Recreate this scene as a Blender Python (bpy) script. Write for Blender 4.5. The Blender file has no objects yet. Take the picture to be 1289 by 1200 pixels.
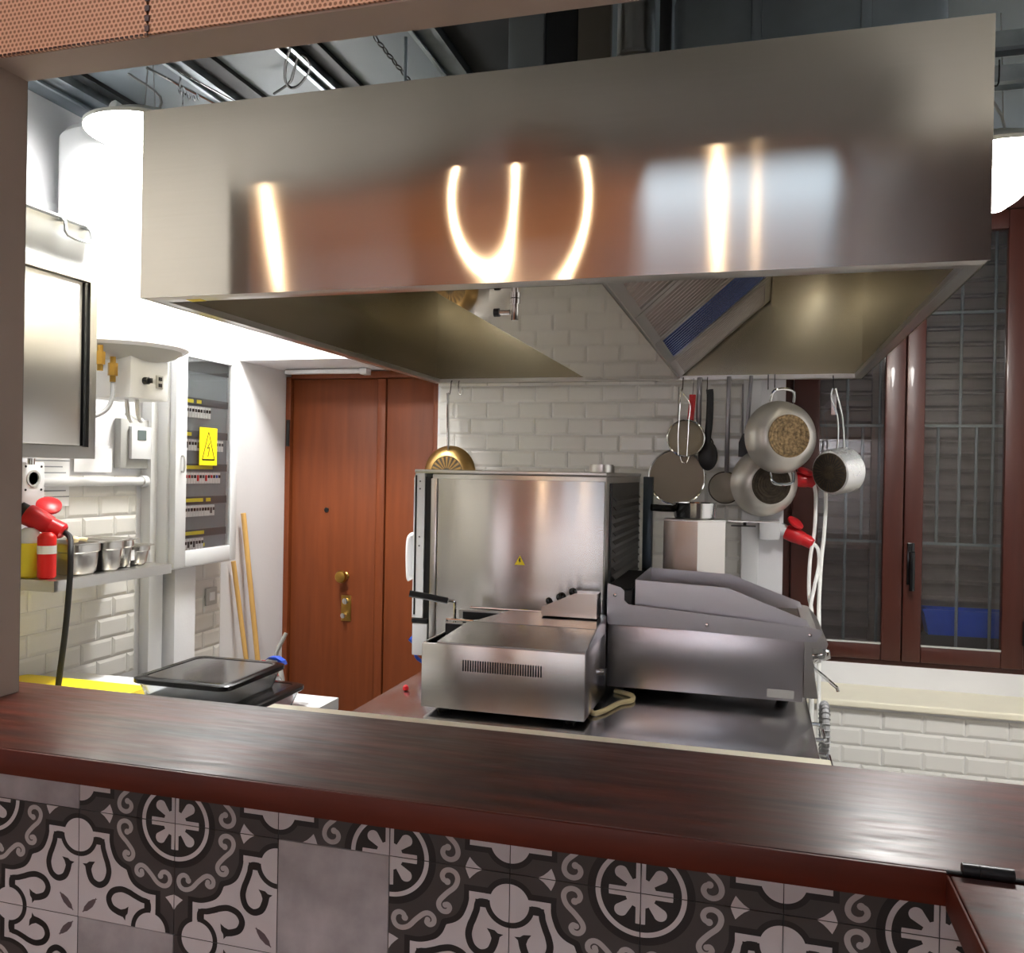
import bpy, bmesh, math, random
from mathutils import Vector, Matrix
random.seed(7)
PI = math.pi
sc = bpy.context.scene
COL = sc.collection

# ------------------------------------------------------------------ camera
FPX, YAW, PITCH, ROLL = 1085.42, 0.276583, -0.004796, 0.0177135
cd = bpy.data.cameras.new('camera'); cam = bpy.data.objects.new('camera', cd); COL.objects.link(cam)
cd.sensor_fit = 'HORIZONTAL'; cd.sensor_width = 36.0; cd.lens = 36.0 * FPX / 1289.0
cd.clip_start = 0.02; cd.clip_end = 60
F = Vector((-math.sin(YAW)*math.cos(PITCH), math.cos(YAW)*math.cos(PITCH), math.sin(PITCH)))
R = Vector((math.cos(YAW), math.sin(YAW), 0)); U = R.cross(F)
R2 = R*math.cos(ROLL) + U*math.sin(ROLL); U2 = U*math.cos(ROLL) - R*math.sin(ROLL)
M = Matrix((R2, U2, -F)).transposed().to_4x4(); M.translation = Vector((0, 0, 1.58))
cam.matrix_world = M
sc.camera = cam

# ------------------------------------------------------------------ world and exposure
w = bpy.data.worlds.new('night'); sc.world = w; w.use_nodes = True
w.node_tree.nodes['Background'].inputs[0].default_value = (0.10, 0.11, 0.13, 1)
w.node_tree.nodes['Background'].inputs[1].default_value = 0.12
sc.view_settings.view_transform = 'Standard'
sc.view_settings.look = 'None'
sc.view_settings.gamma = 1.0
sc.view_settings.use_curve_mapping = False
sc.view_settings.exposure = 0.5
PENDANT = 120.0       # emission of the white kitchen lamps
PENDANT_LEFT = 85.0  # the wider left lamp
BULB = 210.0         # emission of the warm dining bulbs
PANEL = 2.0         # emission of the cool dining ceiling panel
TUBE = 5.0          # emission of the lamp tubes inside the hood
STRIP_FILL = 21.0     # emission of the unseen fill strips added to light the kitchen from the front
ROOM_FILL = 2.6      # emission of the unseen fill panel added to light the bar front

# ------------------------------------------------------------------ materials
def lin(r, g, b):
    f = lambda c: (c/255/12.92) if c/255 <= 0.04045 else ((c/255+0.055)/1.055)**2.4
    return (f(r), f(g), f(b), 1)

def mat(name, rgb, rough=0.5, metal=0.0, var=0.08, scale=6.0, stretch=(1, 1, 1), bump=0.0, bscale=None,
        rvar=0.0, aniso=0.0, tangent=None, coat=0.0, trans=0.0, emit=None, estr=0.0, ior=1.45, spec=0.5, detail=4.0):
    m = bpy.data.materials.new(name); m.use_nodes = True
    nt = m.node_tree; N = nt.nodes; L = nt.links
    p = N['Principled BSDF']
    c = lin(*rgb)
    p.inputs['Base Color'].default_value = c
    p.inputs['Roughness'].default_value = rough
    p.inputs['Metallic'].default_value = metal
    p.inputs['IOR'].default_value = ior
    p.inputs['Specular IOR Level'].default_value = spec
    p.inputs['Coat Weight'].default_value = coat
    p.inputs['Transmission Weight'].default_value = trans
    if emit:
        p.inputs['Emission Color'].default_value = (*emit, 1); p.inputs['Emission Strength'].default_value = estr
    if var or bump or rvar:
        tc = N.new('ShaderNodeTexCoord'); mp = N.new('ShaderNodeMapping'); nz = N.new('ShaderNodeTexNoise')
        mp.inputs['Scale'].default_value = stretch
        nz.inputs['Scale'].default_value = scale; nz.inputs['Detail'].default_value = detail
        L.new(tc.outputs['Object'], mp.inputs[0]); L.new(mp.outputs[0], nz.inputs['Vector'])
        if var:
            rp = N.new('ShaderNodeMapRange')
            rp.inputs[1].default_value = 0.25; rp.inputs[2].default_value = 0.75
            rp.inputs[3].default_value = 1 - var; rp.inputs[4].default_value = 1 + var
            L.new(nz.outputs['Fac'], rp.inputs[0])
            mx = N.new('ShaderNodeMix'); mx.data_type = 'RGBA'; mx.blend_type = 'MULTIPLY'
            mx.inputs[0].default_value = 1.0; mx.inputs[6].default_value = c
            L.new(rp.outputs[0], mx.inputs[7]); L.new(mx.outputs[2], p.inputs['Base Color'])
        if rvar:
            rr = N.new('ShaderNodeMapRange')
            rr.inputs[1].default_value = 0.3; rr.inputs[2].default_value = 0.7
            rr.inputs[3].default_value = max(0.02, rough - rvar); rr.inputs[4].default_value = rough + rvar
            L.new(nz.outputs['Fac'], rr.inputs[0]); L.new(rr.outputs[0], p.inputs['Roughness'])
        if bump:
            n2 = nz
            if bscale:
                n2 = N.new('ShaderNodeTexNoise'); n2.inputs['Scale'].default_value = bscale; n2.inputs['Detail'].default_value = 3
                L.new(mp.outputs[0], n2.inputs['Vector'])
            b = N.new('ShaderNodeBump'); b.inputs['Strength'].default_value = bump; b.inputs['Distance'].default_value = 0.01
            L.new(n2.outputs['Fac'], b.inputs['Height']); L.new(b.outputs[0], p.inputs['Normal'])
    if aniso:
        p.inputs['Anisotropic'].default_value = aniso
        cx = N.new('ShaderNodeCombineXYZ')
        for i in range(3): cx.inputs[i].default_value = tangent[i]
        L.new(cx.outputs[0], p.inputs['Tangent'])
    return m

M_ = {}
def defm(key, *a, **k): M_[key] = mat(key, *a, **k)
VT = (0, 0, 1)
defm('brushed_steel', (205, 200, 193), 0.135, 1, var=0.02, scale=3, stretch=(1, 1, 60), aniso=1.0, tangent=VT)
defm('oven_steel', (212, 208, 204), 0.24, 1, var=0.02, scale=3, stretch=(1, 1, 60), aniso=0.95, tangent=VT)
defm('satin_steel', (204, 202, 198), 0.28, 1, var=0.02, scale=2, detail=1)
defm('top_steel', (196, 195, 196), 0.22, 1, var=0.04, scale=4, stretch=(3, 1, 1), rvar=0.05, detail=2)
defm('inner_steel', (170, 162, 142), 0.27, 1, var=0.04, scale=2, detail=1)
defm('mirror_steel', (200, 192, 180), 0.05, 1, var=0.03, scale=3, bump=0.02)
defm('griddle_steel', (204, 202, 206), 0.3, 1, var=0.03, scale=4)
defm('chrome', (225, 225, 225), 0.1, 1, var=0.02)
defm('dull_aluminium', (216, 212, 204), 0.42, 0.72, var=0.12, scale=9, rvar=0.08, bump=0.05)
defm('bright_aluminium', (230, 230, 228), 0.28, 0.75, var=0.06, scale=9, rvar=0.06)
defm('tin_aluminium', (176, 178, 178), 0.4, 0.8, var=0.04)
defm('galvanised', (170, 178, 184), 0.42, 1, var=0.2, scale=18, rvar=0.1)
defm('dark_galvanised', (70, 78, 84), 0.35, 1, var=0.2, scale=5, rvar=0.12)
defm('brass', (176, 140, 70), 0.3, 1, var=0.1)
defm('gold_pan', (176, 142, 88), 0.35, 1, var=0.15, scale=10)
defm('white_wall', (226, 226, 228), 0.7, var=0.03, scale=3, bump=0.06, bscale=60)
defm('hatch_grey', (150, 147, 140), 0.7, var=0.03, scale=3)
defm('white_tile', (226, 224, 218), 0.16, var=0.04, scale=3)
defm('grout', (214, 212, 206), 0.8, var=0.05, scale=20)
defm('white_enamel', (232, 234, 236), 0.25, var=0.02, scale=3)
defm('white_plastic', (226, 227, 228), 0.4, var=0.02)
defm('grey_plastic', (178, 178, 174), 0.5, var=0.04)
defm('panel_grey', (128, 136, 142), 0.5, var=0.05)
defm('panel_dark', (84, 88, 92), 0.5, var=0.05)
defm('panel_brown', (96, 92, 84), 0.5, var=0.05)
defm('handle_steel', (140, 138, 140), 0.35, 0.85, var=0.05)
defm('ladle_inside', (200, 192, 178), 0.45, 0.3, var=0.06)
defm('counter_edge', (80, 27, 12), 0.42, var=0.25, scale=5, stretch=(0.8, 6, 6), spec=0.35)
defm('flange_steel', (214, 210, 204), 0.45, 0.7, var=0.03)
defm('breaker_white', (215, 216, 216), 0.45, var=0.04)
defm('lcd', (92, 104, 104), 0.2, var=0.05)
defm('yellow', (250, 222, 30), 0.45, var=0.03)
defm('yellow_label', (214, 198, 60), 0.5, var=0.05)
defm('black', (20, 20, 21), 0.4, var=0.1)
defm('black_gloss', (14, 14, 15), 0.18, var=0.1)
defm('rubber', (24, 24, 25), 0.6, var=0.1)
defm('red_plastic', (196, 30, 36), 0.35, var=0.06)
defm('red_bright', (232, 38, 34), 0.35, var=0.05)
defm('blue_plastic', (36, 74, 178), 0.35, var=0.08)
defm('door_wood', (114, 56, 26), 0.5, var=0.16, scale=5, stretch=(7, 7, 0.5), bump=0.03, spec=0.35)
defm('mahogany', (66, 28, 19), 0.4, var=0.1, scale=8, stretch=(6, 6, 0.6), coat=0.1)
defm('broom_wood', (214, 170, 100), 0.5, var=0.12, scale=10, stretch=(6, 6, 0.6))
defm('plaster_pink', (174, 158, 146), 0.75, var=0.04, scale=4, bump=0.05, bscale=50)
defm('cream_stone', (236, 230, 208), 0.4, var=0.04, scale=5)
defm('ceiling_panel', (112, 121, 128), 0.55, var=0.06, scale=3)
defm('ceiling_dark', (34, 37, 40), 0.6, var=0.1)
defm('floor_grey', (150, 146, 140), 0.5, var=0.1, scale=8)
defm('cable_white', (226, 226, 222), 0.45, var=0.02)
defm('cable_cream', (224, 206, 158), 0.45, var=0.03)
defm('cable_grey', (150, 150, 150), 0.5, var=0.03)
defm('tile_white', (196, 192, 194), 0.36, var=0.04, scale=14)
defm('tile_dark', (64, 60, 60), 0.36, var=0.06, scale=14)
defm('tile_black', (26, 25, 27), 0.36, var=0.06, scale=14)
defm('tile_scroll', (172, 168, 168), 0.36, var=0.04, scale=14)
defm('tile_leaf', (92, 80, 84), 0.36, var=0.05, scale=14)
defm('tile_cement', (160, 156, 158), 0.42, var=0.34, scale=13, detail=10)
defm('tile_grout', (96, 92, 92), 0.8, var=0.05)
defm('shutter_slat', (128, 118, 116), 0.5, var=0.12, scale=5, stretch=(1, 8, 8))
defm('grille_iron', (126, 132, 134), 0.5, 0.2, var=0.1)
defm('outside_wall', (66, 62, 62), 0.8, var=0.1)
defm('burnt', (66, 56, 44), 0.5, 0.5, var=0.5, scale=60, bump=0.2)
defm('burnt_light', (158, 134, 98), 0.5, 0.4, var=0.75, scale=95, bump=0.2)
defm('pan_inside', (146, 134, 118), 0.5, 0.35, var=0.06)
defm('mesh_wire', (168, 158, 140), 0.6, 0.4, var=0.1)
defm('paper', (240, 240, 240), 0.7, var=0.02)
defm('ink_grey', (150, 152, 156), 0.7, var=0.02)
defm('dining_ceiling', (240, 178, 134), 0.6, var=0.12, scale=3)
defm('dining_wall', (224, 224, 228), 0.7, var=0.1, scale=3)
defm('dark_wall', (78, 62, 56), 0.6, var=0.1)
defm('dining_wood', (84, 48, 32), 0.5, var=0.15, scale=4, stretch=(6, 6, 0.6))
defm('dining_terracotta', (216, 152, 112), 0.7, var=0.1, scale=3)
defm('dining_floor', (150, 128, 108), 0.5, var=0.15, scale=5)
defm('pendant_glow', (250, 250, 250), 0.5, var=0, emit=(1.0, 0.985, 0.96), estr=PENDANT)
defm('pendant_glow_soft', (250, 250, 250), 0.5, var=0, emit=(1.0, 0.985, 0.96), estr=PENDANT_LEFT)
defm('bulb_glow', (255, 230, 190), 0.5, var=0, emit=(1.0, 0.72, 0.45), estr=BULB)
defm('panel_glow', (255, 255, 255), 0.5, var=0, emit=(0.56, 0.79, 1.0), estr=PANEL)
defm('room_fill_glow', (255, 255, 255), 0.5, var=0, emit=(0.93, 0.95, 1.0), estr=ROOM_FILL)
defm('strip_fill_glow', (255, 255, 255), 0.5, var=0, emit=(0.95, 0.96, 1.0), estr=STRIP_FILL)
defm('tube_glow', (255, 255, 255), 0.5, var=0, emit=(1.0, 0.95, 0.86), estr=TUBE)
defm('window_glass', (255, 255, 255), 0.0, var=0, trans=1.0, ior=1.45)
defm('clear_plastic', (235, 238, 240), 0.12, var=0, trans=0.92, ior=1.3)
defm('smoke_plastic', (96, 92, 90), 0.12, var=0.03, trans=0.6, ior=1.4)
defm('yellow_liquid', (232, 214, 60), 0.3, var=0.03)
defm('blue_tint_steel', (104, 136, 214), 0.22, 1, var=0.1, scale=5)
defm('duct_wrap', (146, 157, 166), 0.2, 0.4, var=0.3, scale=4, bump=0.25, bscale=7)

def wood_counter():
    m = bpy.data.materials.new('counter_wood'); m.use_nodes = True
    nt = m.node_tree; N = nt.nodes; L = nt.links; p = N['Principled BSDF']
    tc = N.new('ShaderNodeTexCoord'); mp = N.new('ShaderNodeMapping'); mp.inputs['Scale'].default_value = (0.7, 9, 9)
    nz = N.new('ShaderNodeTexNoise'); nz.inputs['Scale'].default_value = 3.5; nz.inputs['Detail'].default_value = 8
    L.new(tc.outputs['Object'], mp.inputs[0]); L.new(mp.outputs[0], nz.inputs['Vector'])
    cr = N.new('ShaderNodeValToRGB')
    cr.color_ramp.elements[0].position = 0.3; cr.color_ramp.elements[0].color = lin(32, 13, 7)
    cr.color_ramp.elements[1].position = 0.8; cr.color_ramp.elements[1].color = lin(100, 37, 15)
    L.new(nz.outputs['Fac'], cr.inputs[0]); L.new(cr.outputs[0], p.inputs['Base Color'])
    mr = N.new('ShaderNodeMapRange'); mr.inputs[1].default_value = .3; mr.inputs[2].default_value = .7
    mr.inputs[3].default_value = 0.36; mr.inputs[4].default_value = 0.52
    mp2 = N.new('ShaderNodeMapping'); mp2.inputs['Scale'].default_value = (2, 14, 14)
    n2 = N.new('ShaderNodeTexNoise'); n2.inputs['Scale'].default_value = 6; n2.inputs['Detail'].default_value = 6
    L.new(tc.outputs['Object'], mp2.inputs[0]); L.new(mp2.outputs[0], n2.inputs['Vector'])
    L.new(n2.outputs['Fac'], mr.inputs[0]); L.new(mr.outputs[0], p.inputs['Roughness'])
    p.inputs['IOR'].default_value = 1.75; p.inputs['Anisotropic'].default_value = 0.8
    cx = N.new('ShaderNodeCombineXYZ'); cx.inputs[1].default_value = 1.0; cx.inputs[2].default_value = 0.3
    L.new(cx.outputs[0], p.inputs['Tangent'])
    b = N.new('ShaderNodeBump'); b.inputs['Strength'].default_value = 0.12; b.inputs['Distance'].default_value = 0.004
    L.new(n2.outputs['Fac'], b.inputs['Height']); L.new(b.outputs[0], p.inputs['Normal'])
    return m
M_['counter_wood'] = wood_counter()

def copper_mesh():
    # perforated copper sheet: hexagonal grid of round dimples, 9 mm apart
    m = bpy.data.materials.new('copper_mesh'); m.use_nodes = True
    nt = m.node_tree; N = nt.nodes; L = nt.links; p = N['Principled BSDF']
    tc = N.new('ShaderNodeTexCoord'); sp = N.new('ShaderNodeSeparateXYZ'); L.new(tc.outputs['Object'], sp.inputs[0])
    def math_(op, a, b=None):
        n = N.new('ShaderNodeMath'); n.operation = op
        for i, v in enumerate((a, b)):
            if v is None: continue
            if isinstance(v, (int, float)): n.inputs[i].default_value = v
            else: L.new(v, n.inputs[i])
        return n.outputs[0]
    def grid(ox, oz):
        px, pz = 0.0095, 0.0095*1.732
        ds = []
        for (c, o, s) in ((sp.outputs[0], ox, px), (sp.outputs[2], oz, pz)):
            t = math_('ADD', c, 50*s + o*s); t = math_('DIVIDE', t, s); t = math_('FRACT', t); t = math_('SUBTRACT', t, 0.5)
            ds.append(math_('MULTIPLY', t, s))
        return math_('SQRT', math_('ADD', math_('MULTIPLY', ds[0], ds[0]), math_('MULTIPLY', ds[1], ds[1])))
    d = math_('MINIMUM', grid(0, 0), grid(0.5, 0.5))
    h = N.new('ShaderNodeMapRange'); h.interpolation_type = 'SMOOTHSTEP'
    h.inputs[1].default_value = 0.0022; h.inputs[2].default_value = 0.0036; h.inputs[3].default_value = 0; h.inputs[4].default_value = 1
    L.new(d, h.inputs[0])
    mx = N.new('ShaderNodeMix'); mx.data_type = 'RGBA'
    mx.inputs[6].default_value = lin(160, 116, 90); mx.inputs[7].default_value = lin(228, 184, 154)  # dimples darker: shade of the relief put into the colour
    L.new(h.outputs[0], mx.inputs[0]); L.new(mx.outputs[2], p.inputs['Base Color'])
    p.inputs['Metallic'].default_value = 0.3; p.inputs['Roughness'].default_value = 0.5
    b = N.new('ShaderNodeBump'); b.inputs['Strength'].default_value = 0.9; b.inputs['Distance'].default_value = 0.002
    L.new(h.outputs[0], b.inputs['Height']); L.new(b.outputs[0], p.inputs['Normal'])
    return m
M_['copper_mesh'] = copper_mesh()

# ------------------------------------------------------------------ mesh helpers (all coordinates in metres, world space)
def V(*a): return Vector(a)

def box(bm, x0, x1, y0, y1, z0, z1, bev=0.0, seg=2):
    g = bmesh.ops.create_cube(bm, size=1)
    for v in g['verts']:
        v.co = V((x0+x1)/2 + v.co.x*(x1-x0), (y0+y1)/2 + v.co.y*(y1-y0), (z0+z1)/2 + v.co.z*(z1-z0))
    if bev:
        es = list({e for v in g['verts'] for e in v.link_edges})
        bmesh.ops.bevel(bm, geom=es, offset=bev, segments=seg, affect='EDGES', profile=0.5)
    return bm

def frame_of(d):
    d = d.normalized(); a = V(0, 0, 1) if abs(d.z) < 0.9 else V(1, 0, 0)
    u = d.cross(a).normalized(); v = d.cross(u).normalized()
    return u, v

def ring_skin(bm, rings, closed_u=True, cap=True):
    vs = [[bm.verts.new(p) for p in r] for r in rings]
    n = len(vs[0])
    for a, b in zip(vs, vs[1:]):
        for i in range(n if closed_u else n-1):
            j = (i+1) % n
            bm.faces.new((a[i], a[j], b[j], b[i]))
    if cap:
        bm.faces.new(list(reversed(vs[0]))); bm.faces.new(vs[-1])
    return vs

def cyl(bm, p0, p1, r0, r1=None, seg=16, cap=True):
    p0, p1 = Vector(p0), Vector(p1); r1 = r0 if r1 is None else r1
    u, v = frame_of(p1-p0)
    rs = [[p + (u*math.cos(2*PI*i/seg) + v*math.sin(2*PI*i/seg))*r for i in range(seg)] for p, r in ((p0, r0), (p1, r1))]
    ring_skin(bm, rs, True, cap); return bm

def smooth_pts(pts, n=6):
    pts = [Vector(p) for p in pts]
    if len(pts) < 3: return pts
    out = []
    for i in range(len(pts)-1):
        p0 = pts[max(i-1, 0)]; p1 = pts[i]; p2 = pts[i+1]; p3 = pts[min(i+2, len(pts)-1)]
        for k in range(n):
            t = k/n
            out.append(0.5*((2*p1) + (p2-p0)*t + (2*p0-5*p1+4*p2-p3)*t*t + (3*p1-p0-3*p2+p3)*t**3))
    out.append(pts[-1]); return out

def tube(bm, pts, r, seg=8, smooth=0, flat=None):
    pts = [Vector(p) for p in pts]
    if smooth: pts = smooth_pts(pts, smooth)
    rings = []; u = None
    for i, p in enumerate(pts):
        d = (pts[min(i+1, len(pts)-1)] - pts[max(i-1, 0)]).normalized()
        if u is None: u, v = frame_of(d)
        else:
            u = (u - d*u.dot(d)).normalized(); v = d.cross(u)
        ra, rb = (r, r) if flat is None else flat
        rings.append([p + u*math.cos(2*PI*k/seg)*ra + v*math.sin(2*PI*k/seg)*rb for k in range(seg)])
    ring_skin(bm, rings); return bm

def lathe(bm, prof, seg=32, mtx=None, cap=True):
    rings = []
    for r, z in prof:
        rings.append([V(max(r, 1e-5)*math.cos(2*PI*i/seg), max(r, 1e-5)*math.sin(2*PI*i/seg), z) for i in range(seg)])
    if mtx: rings = [[mtx @ p for p in r] for r in rings]
    ring_skin(bm, rings, True, cap); return bm

def prism(bm, pts, a0, a1, axis):
    # pts: 2D polygon in the two remaining axes (x:(y,z)  y:(x,z)  z:(x,y))
    def mk(p, a):
        return {'x': V(a, p[0], p[1]), 'y': V(p[0], a, p[1]), 'z': V(p[0], p[1], a)}[axis]
    A = [bm.verts.new(mk(p, a0)) for p in pts]; B = [bm.verts.new(mk(p, a1)) for p in pts]
    n = len(pts)
    for i in range(n):
        j = (i+1) % n
        bm.faces.new((A[i], A[j], B[j], B[i]))
    bm.faces.new(list(reversed(A))); bm.faces.new(B)
    return bm

def slab(bm, quad, thick):
    # a plate from four corner points, thickened along its normal
    q = [Vector(p) for p in quad]; n = (q[1]-q[0]).cross(q[3]-q[0]).normalized()*thick
    A = [bm.verts.new(p) for p in q]; B = [bm.verts.new(p+n) for p in q]
    for i in range(4):
        j = (i+1) % 4; bm.faces.new((A[i], A[j], B[j], B[i]))
    bm.faces.new(list(reversed(A))); bm.faces.new(B)
    return bm

def sphere(bm, c, r, seg=20, sx=1, sy=1, sz=1):
    g = bmesh.ops.create_uvsphere(bm, u_segments=seg, v_segments=max(8, seg//2), radius=r)
    for v in g['verts']: v.co = V(c[0]+v.co.x*sx, c[1]+v.co.y*sy, c[2]+v.co.z*sz)
    return bm

def axis_mtx(origin, direction, up=(0, 0, 1)):
    z = Vector(direction).normalized(); x = Vector(up).cross(z)
    if x.length < 1e-4: x = V(1, 0, 0)
    x.normalize(); y = z.cross(x)
    m = Matrix((x, y, z)).transposed().to_4x4(); m.translation = Vector(origin); return m

def NB(): return bmesh.new()

def root_loc(o):
    l = V(0, 0, 0)
    while o is not None:
        l = l + o.location; o = o.parent
    return l

def obj(name, bm, m, parent=None, label=None, smooth=True, angle=35):
    me = bpy.data.meshes.new(name)
    bmesh.ops.recalc_face_normals(bm, faces=bm.faces)
    off = root_loc(parent) if parent else None
    if off is not None:
        for v in bm.verts: v.co -= off
    bm.to_mesh(me); bm.free()
    me.materials.append(M_[m] if isinstance(m, str) else m)
    if smooth:
        me.polygons.foreach_set('use_smooth', [True]*len(me.polygons))
        me.set_sharp_from_angle(angle=math.radians(angle))
    o = bpy.data.objects.new(name, me); COL.objects.link(o)
    if parent: o.parent = parent
    if label: o['label'] = label
    return o

def tag(o, label, cat, group=None):
    o['label'] = label; o['category'] = cat
    if group: o['group'] = group
    return o

def solo(name, bm, m, label, cat, group=None, smooth=True):
    # one-mesh thing, origin moved to the middle of its base
    bmesh.ops.recalc_face_normals(bm, faces=bm.faces)
    xs = [v.co.x for v in bm.verts]; ys = [v.co.y for v in bm.verts]; zs = [v.co.z for v in bm.verts]
    c = V((min(xs)+max(xs))/2, (min(ys)+max(ys))/2, min(zs))
    for v in bm.verts: v.co -= c
    o = obj(name, bm, m, None, smooth=smooth); o.location = c
    return tag(o, label, cat, group)

def thing(name, loc, label, cat, group=None):
    o = bpy.data.objects.new(name, None); COL.objects.link(o); o.empty_display_size = 0.05
    o.location = loc
    return tag(o, label, cat, group)

def struct(name, bm, m, parent=None, smooth=False):
    o = obj(name, bm, m, parent, smooth=smooth)
    if parent is None: o['kind'] = 'structure'
    return o

def B(*a, **k): return box(NB(), *a, **k)

# ================================================================== SETTING
LW, BW = -2.25, 3.76          # left wall face, back wall face
CEIL = 2.77
struct('floor', B(-2.4, 1.75, 1.3, 4.0, -0.1, 0.0), 'floor_grey')
struct('floor_dining', B(-4.2, 1.75, -4.3, 1.3, -0.1, 0.0), 'dining_floor')
struct('ceiling', B(-2.4, 1.75, 1.405, 4.2, CEIL, CEIL+0.06), 'ceiling_panel')
struct('ceiling_dining', B(-4.2, 1.75, -4.3, 1.30, 3.3, 3.36), 'dining_ceiling')
wl = struct('wall_left', B(-2.37, LW, 1.40, 4.0, 0, CEIL), 'white_wall')
struct('wall_right', B(1.6, 1.72, 1.40, 4.0, 0, CEIL), 'white_wall')
struct('wall_dining_left', B(-4.3, -4.2, -4.3, 1.30, 0, 3.3), 'dining_wall')
struct('wall_dining_right', B(1.45, 1.57, -4.3, 1.30, 0, 3.3), 'dark_wall')
struct('wall_dining_back', B(-4.2, 1.5, -4.4, -4.3, 0, 2.2), 'dining_wall')
struct('wall_dining_upper', B(-4.2, 1.5, -4.4, -4.3, 2.2, 3.3), 'dining_terracotta')
struct('trim_10', B(0.46, 1.449, -4.299, 1.2, 2.62, 3.299), 'dark_wall')  # unseen bulkhead, added to darken the right of the hood's reflection
struct('trim_8', B(-4.2, 1.44, -4.299, -3.75, 2.2, 2.26), 'dining_terracotta')  # unseen cornice, added to keep the fill strips off the upper wall
struct('trim_9', B(-4.2, 1.44, -3.77, -3.75, 2.08, 2.1995), 'dining_terracotta')  # cornice lip, added to hide the fill strips from the hood
# serving hatch partition: left pillar, beam, right pillar and dado below the bar
bm = NB()
box(bm, -4.2, -1.424, 1.31, 1.40, 0, 1.078); box(bm, -4.2, -1.424, 1.31, 1.40, 1.1205, 2.348)
box(bm, 1.15, 1.6, 1.31, 1.40, 0, 2.348)
box(bm, -4.2, 1.6, 1.31, 1.40, 2.348, 3.3)
struct('wall_front', bm, 'plaster_pink')
bm = NB()
box(bm, -2.25, -1.426, 1.4005, 1.404, 0, CEIL); box(bm, 1.152, 1.6, 1.4005, 1.404, 0, CEIL); box(bm, -1.426, 1.152, 1.4005, 1.404, 2.35, CEIL)
struct('wall_hatch', bm, 'hatch_grey')
# back wall with the door recess and the window opening
bm = NB()
box(bm, -1.43, 0.11, BW, 4.1, 0, CEIL)
box(bm, 0.11, 1.6, BW, 4.1, 0, 0.655)
box(bm, 1.17, 1.6, BW, 4.1, 0.655, CEIL)
box(bm, 0.11, 1.17, 4.03, 4.1, 0.655, 0.775)
box(bm, -2.37, -1.43, 3.87, 4.1, 0, CEIL)
wb = struct('wall_back', bm, 'white_wall')
# boxed lintel over the door
struct('trim_1', B(-2.25, -1.44, 3.40, 3.80, 2.06, CEIL, bev=0.004), 'white_wall')
# window sill
bm = NB(); box(bm, 0.085, 1.3, 3.725, 4.03, 0.655, 0.683, bev=0.006)
struct('trim_2', bm, 'cream_stone')

# ---- bevelled metro tiles, each one a piece of its wall
def tile_mesh(name, w_, h_, m, d=0.007, bevel=0.011):
    bm = NB()
    def ring(k, y): return [V(sx*(w_/2-k), y, sz*(h_/2-k)) for sx, sz in ((-1, -1), (1, -1), (1, 1), (-1, 1))]
    ring_skin(bm, [ring(0, 0), ring(0, -d*0.45), ring(bevel, -d)])
    bmesh.ops.recalc_face_normals(bm, faces=bm.faces)
    me = bpy.data.meshes.new(name); bm.to_mesh(me); bm.free(); me.materials.append(M_[m]); return me
TW, TH = 0.1525, 0.0735
tm = tile_mesh('tile', TW-0.0016, TH-0.0016, 'white_tile')
cut = {}
def put_tiles(parent, u0, u1, z0, z1, place, zoff=0.0, uoff=0.0):
    r0 = math.ceil((z0-zoff)/TH - 0.3); r = r0
    while zoff + (r+1)*TH <= z1+0.03:
        zc = zoff + (r+0.5)*TH
        sh = uoff + (0.5*TW if r % 2 else 0)
        k = math.floor((u0-sh)/TW)
        while sh + k*TW < u1:
            a, b = max(u0, sh+k*TW), min(u1, sh+(k+1)*TW)
            if b-a > 0.02:
                wd = round(b-a, 3)
                if abs(wd-TW) < 0.002: me = tm
                else:
                    if wd not in cut: cut[wd] = tile_mesh('tile', wd-0.0016, TH-0.0016, 'white_tile', bevel=min(0.012, wd*0.3))
                    me = cut[wd]
                o = bpy.data.objects.new('tile', me); COL.objects.link(o); o.parent = parent
                place(o, (a+b)/2, zc)
            k += 1
        r += 1
def on_back(o, u, z): o.location = (u, BW, z)
def on_left(o, u, z): o.location = (LW, u, z); o.rotation_euler = (0, 0, PI/2)
ZO = 1.9715 - 27*TH
put_tiles(wb, -1.43, -0.06, 1.10, 2.02, on_back, ZO, -0.505)
put_tiles(wb, 0.15, 1.3, 0.30, 0.655, on_back, ZO-0.009, 0.047)
put_tiles(wl, 1.42, 2.74, 0.80, 1.53, on_left, 0.0, 0.03)
put_tiles(wl, 2.86, 3.28, 0.66, 1.15, on_left, 0.0, 0.03)

# ---- kitchen ceiling rails
def rail(x0, x1, z0, z1, m, label, y0=1.42, y1=3.7):
    bm = NB(); t = 0.004
    box(bm, x0, x1, y0, y1, z1-t, z1)
    box(bm, x0, x0+t, y0, y1, z0, z1-t); box(bm, x1-t, x1, y0, y1, z0, z1-t)
    box(bm, x0+t, x0+0.012, y0, y1, z0, z0+t); box(bm, x1-0.012, x1-t, y0, y1, z0, z0+t)
    box(bm, x0-0.012, x0, y0, y1, z1-0.012, z1)
    box(bm, x0+t, x1-t, y0, y1, z0+0.012, z0+0.012+t)
    return solo('ceiling_rail', bm, m, label, 'rail', 'ceiling rails')
rail(-2.12, -2.03, 2.735, 2.77, 'galvanised', 'galvanised ceiling rail nearest the left wall, above the white boiler')
rail(-1.665, -1.60, 2.735, 2.77, 'galvanised', 'galvanised ceiling rail with a thin hook rod hanging beside it, near the left lamp')
rail(-1.30, -1.25, 2.735, 2.77, 'galvanised', 'narrow bright ceiling rail beside the looped cable')
rail(-0.905, -0.83, 2.735, 2.77, 'galvanised', 'wide mottled galvanised ceiling rail right of the hanging chain')
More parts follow.
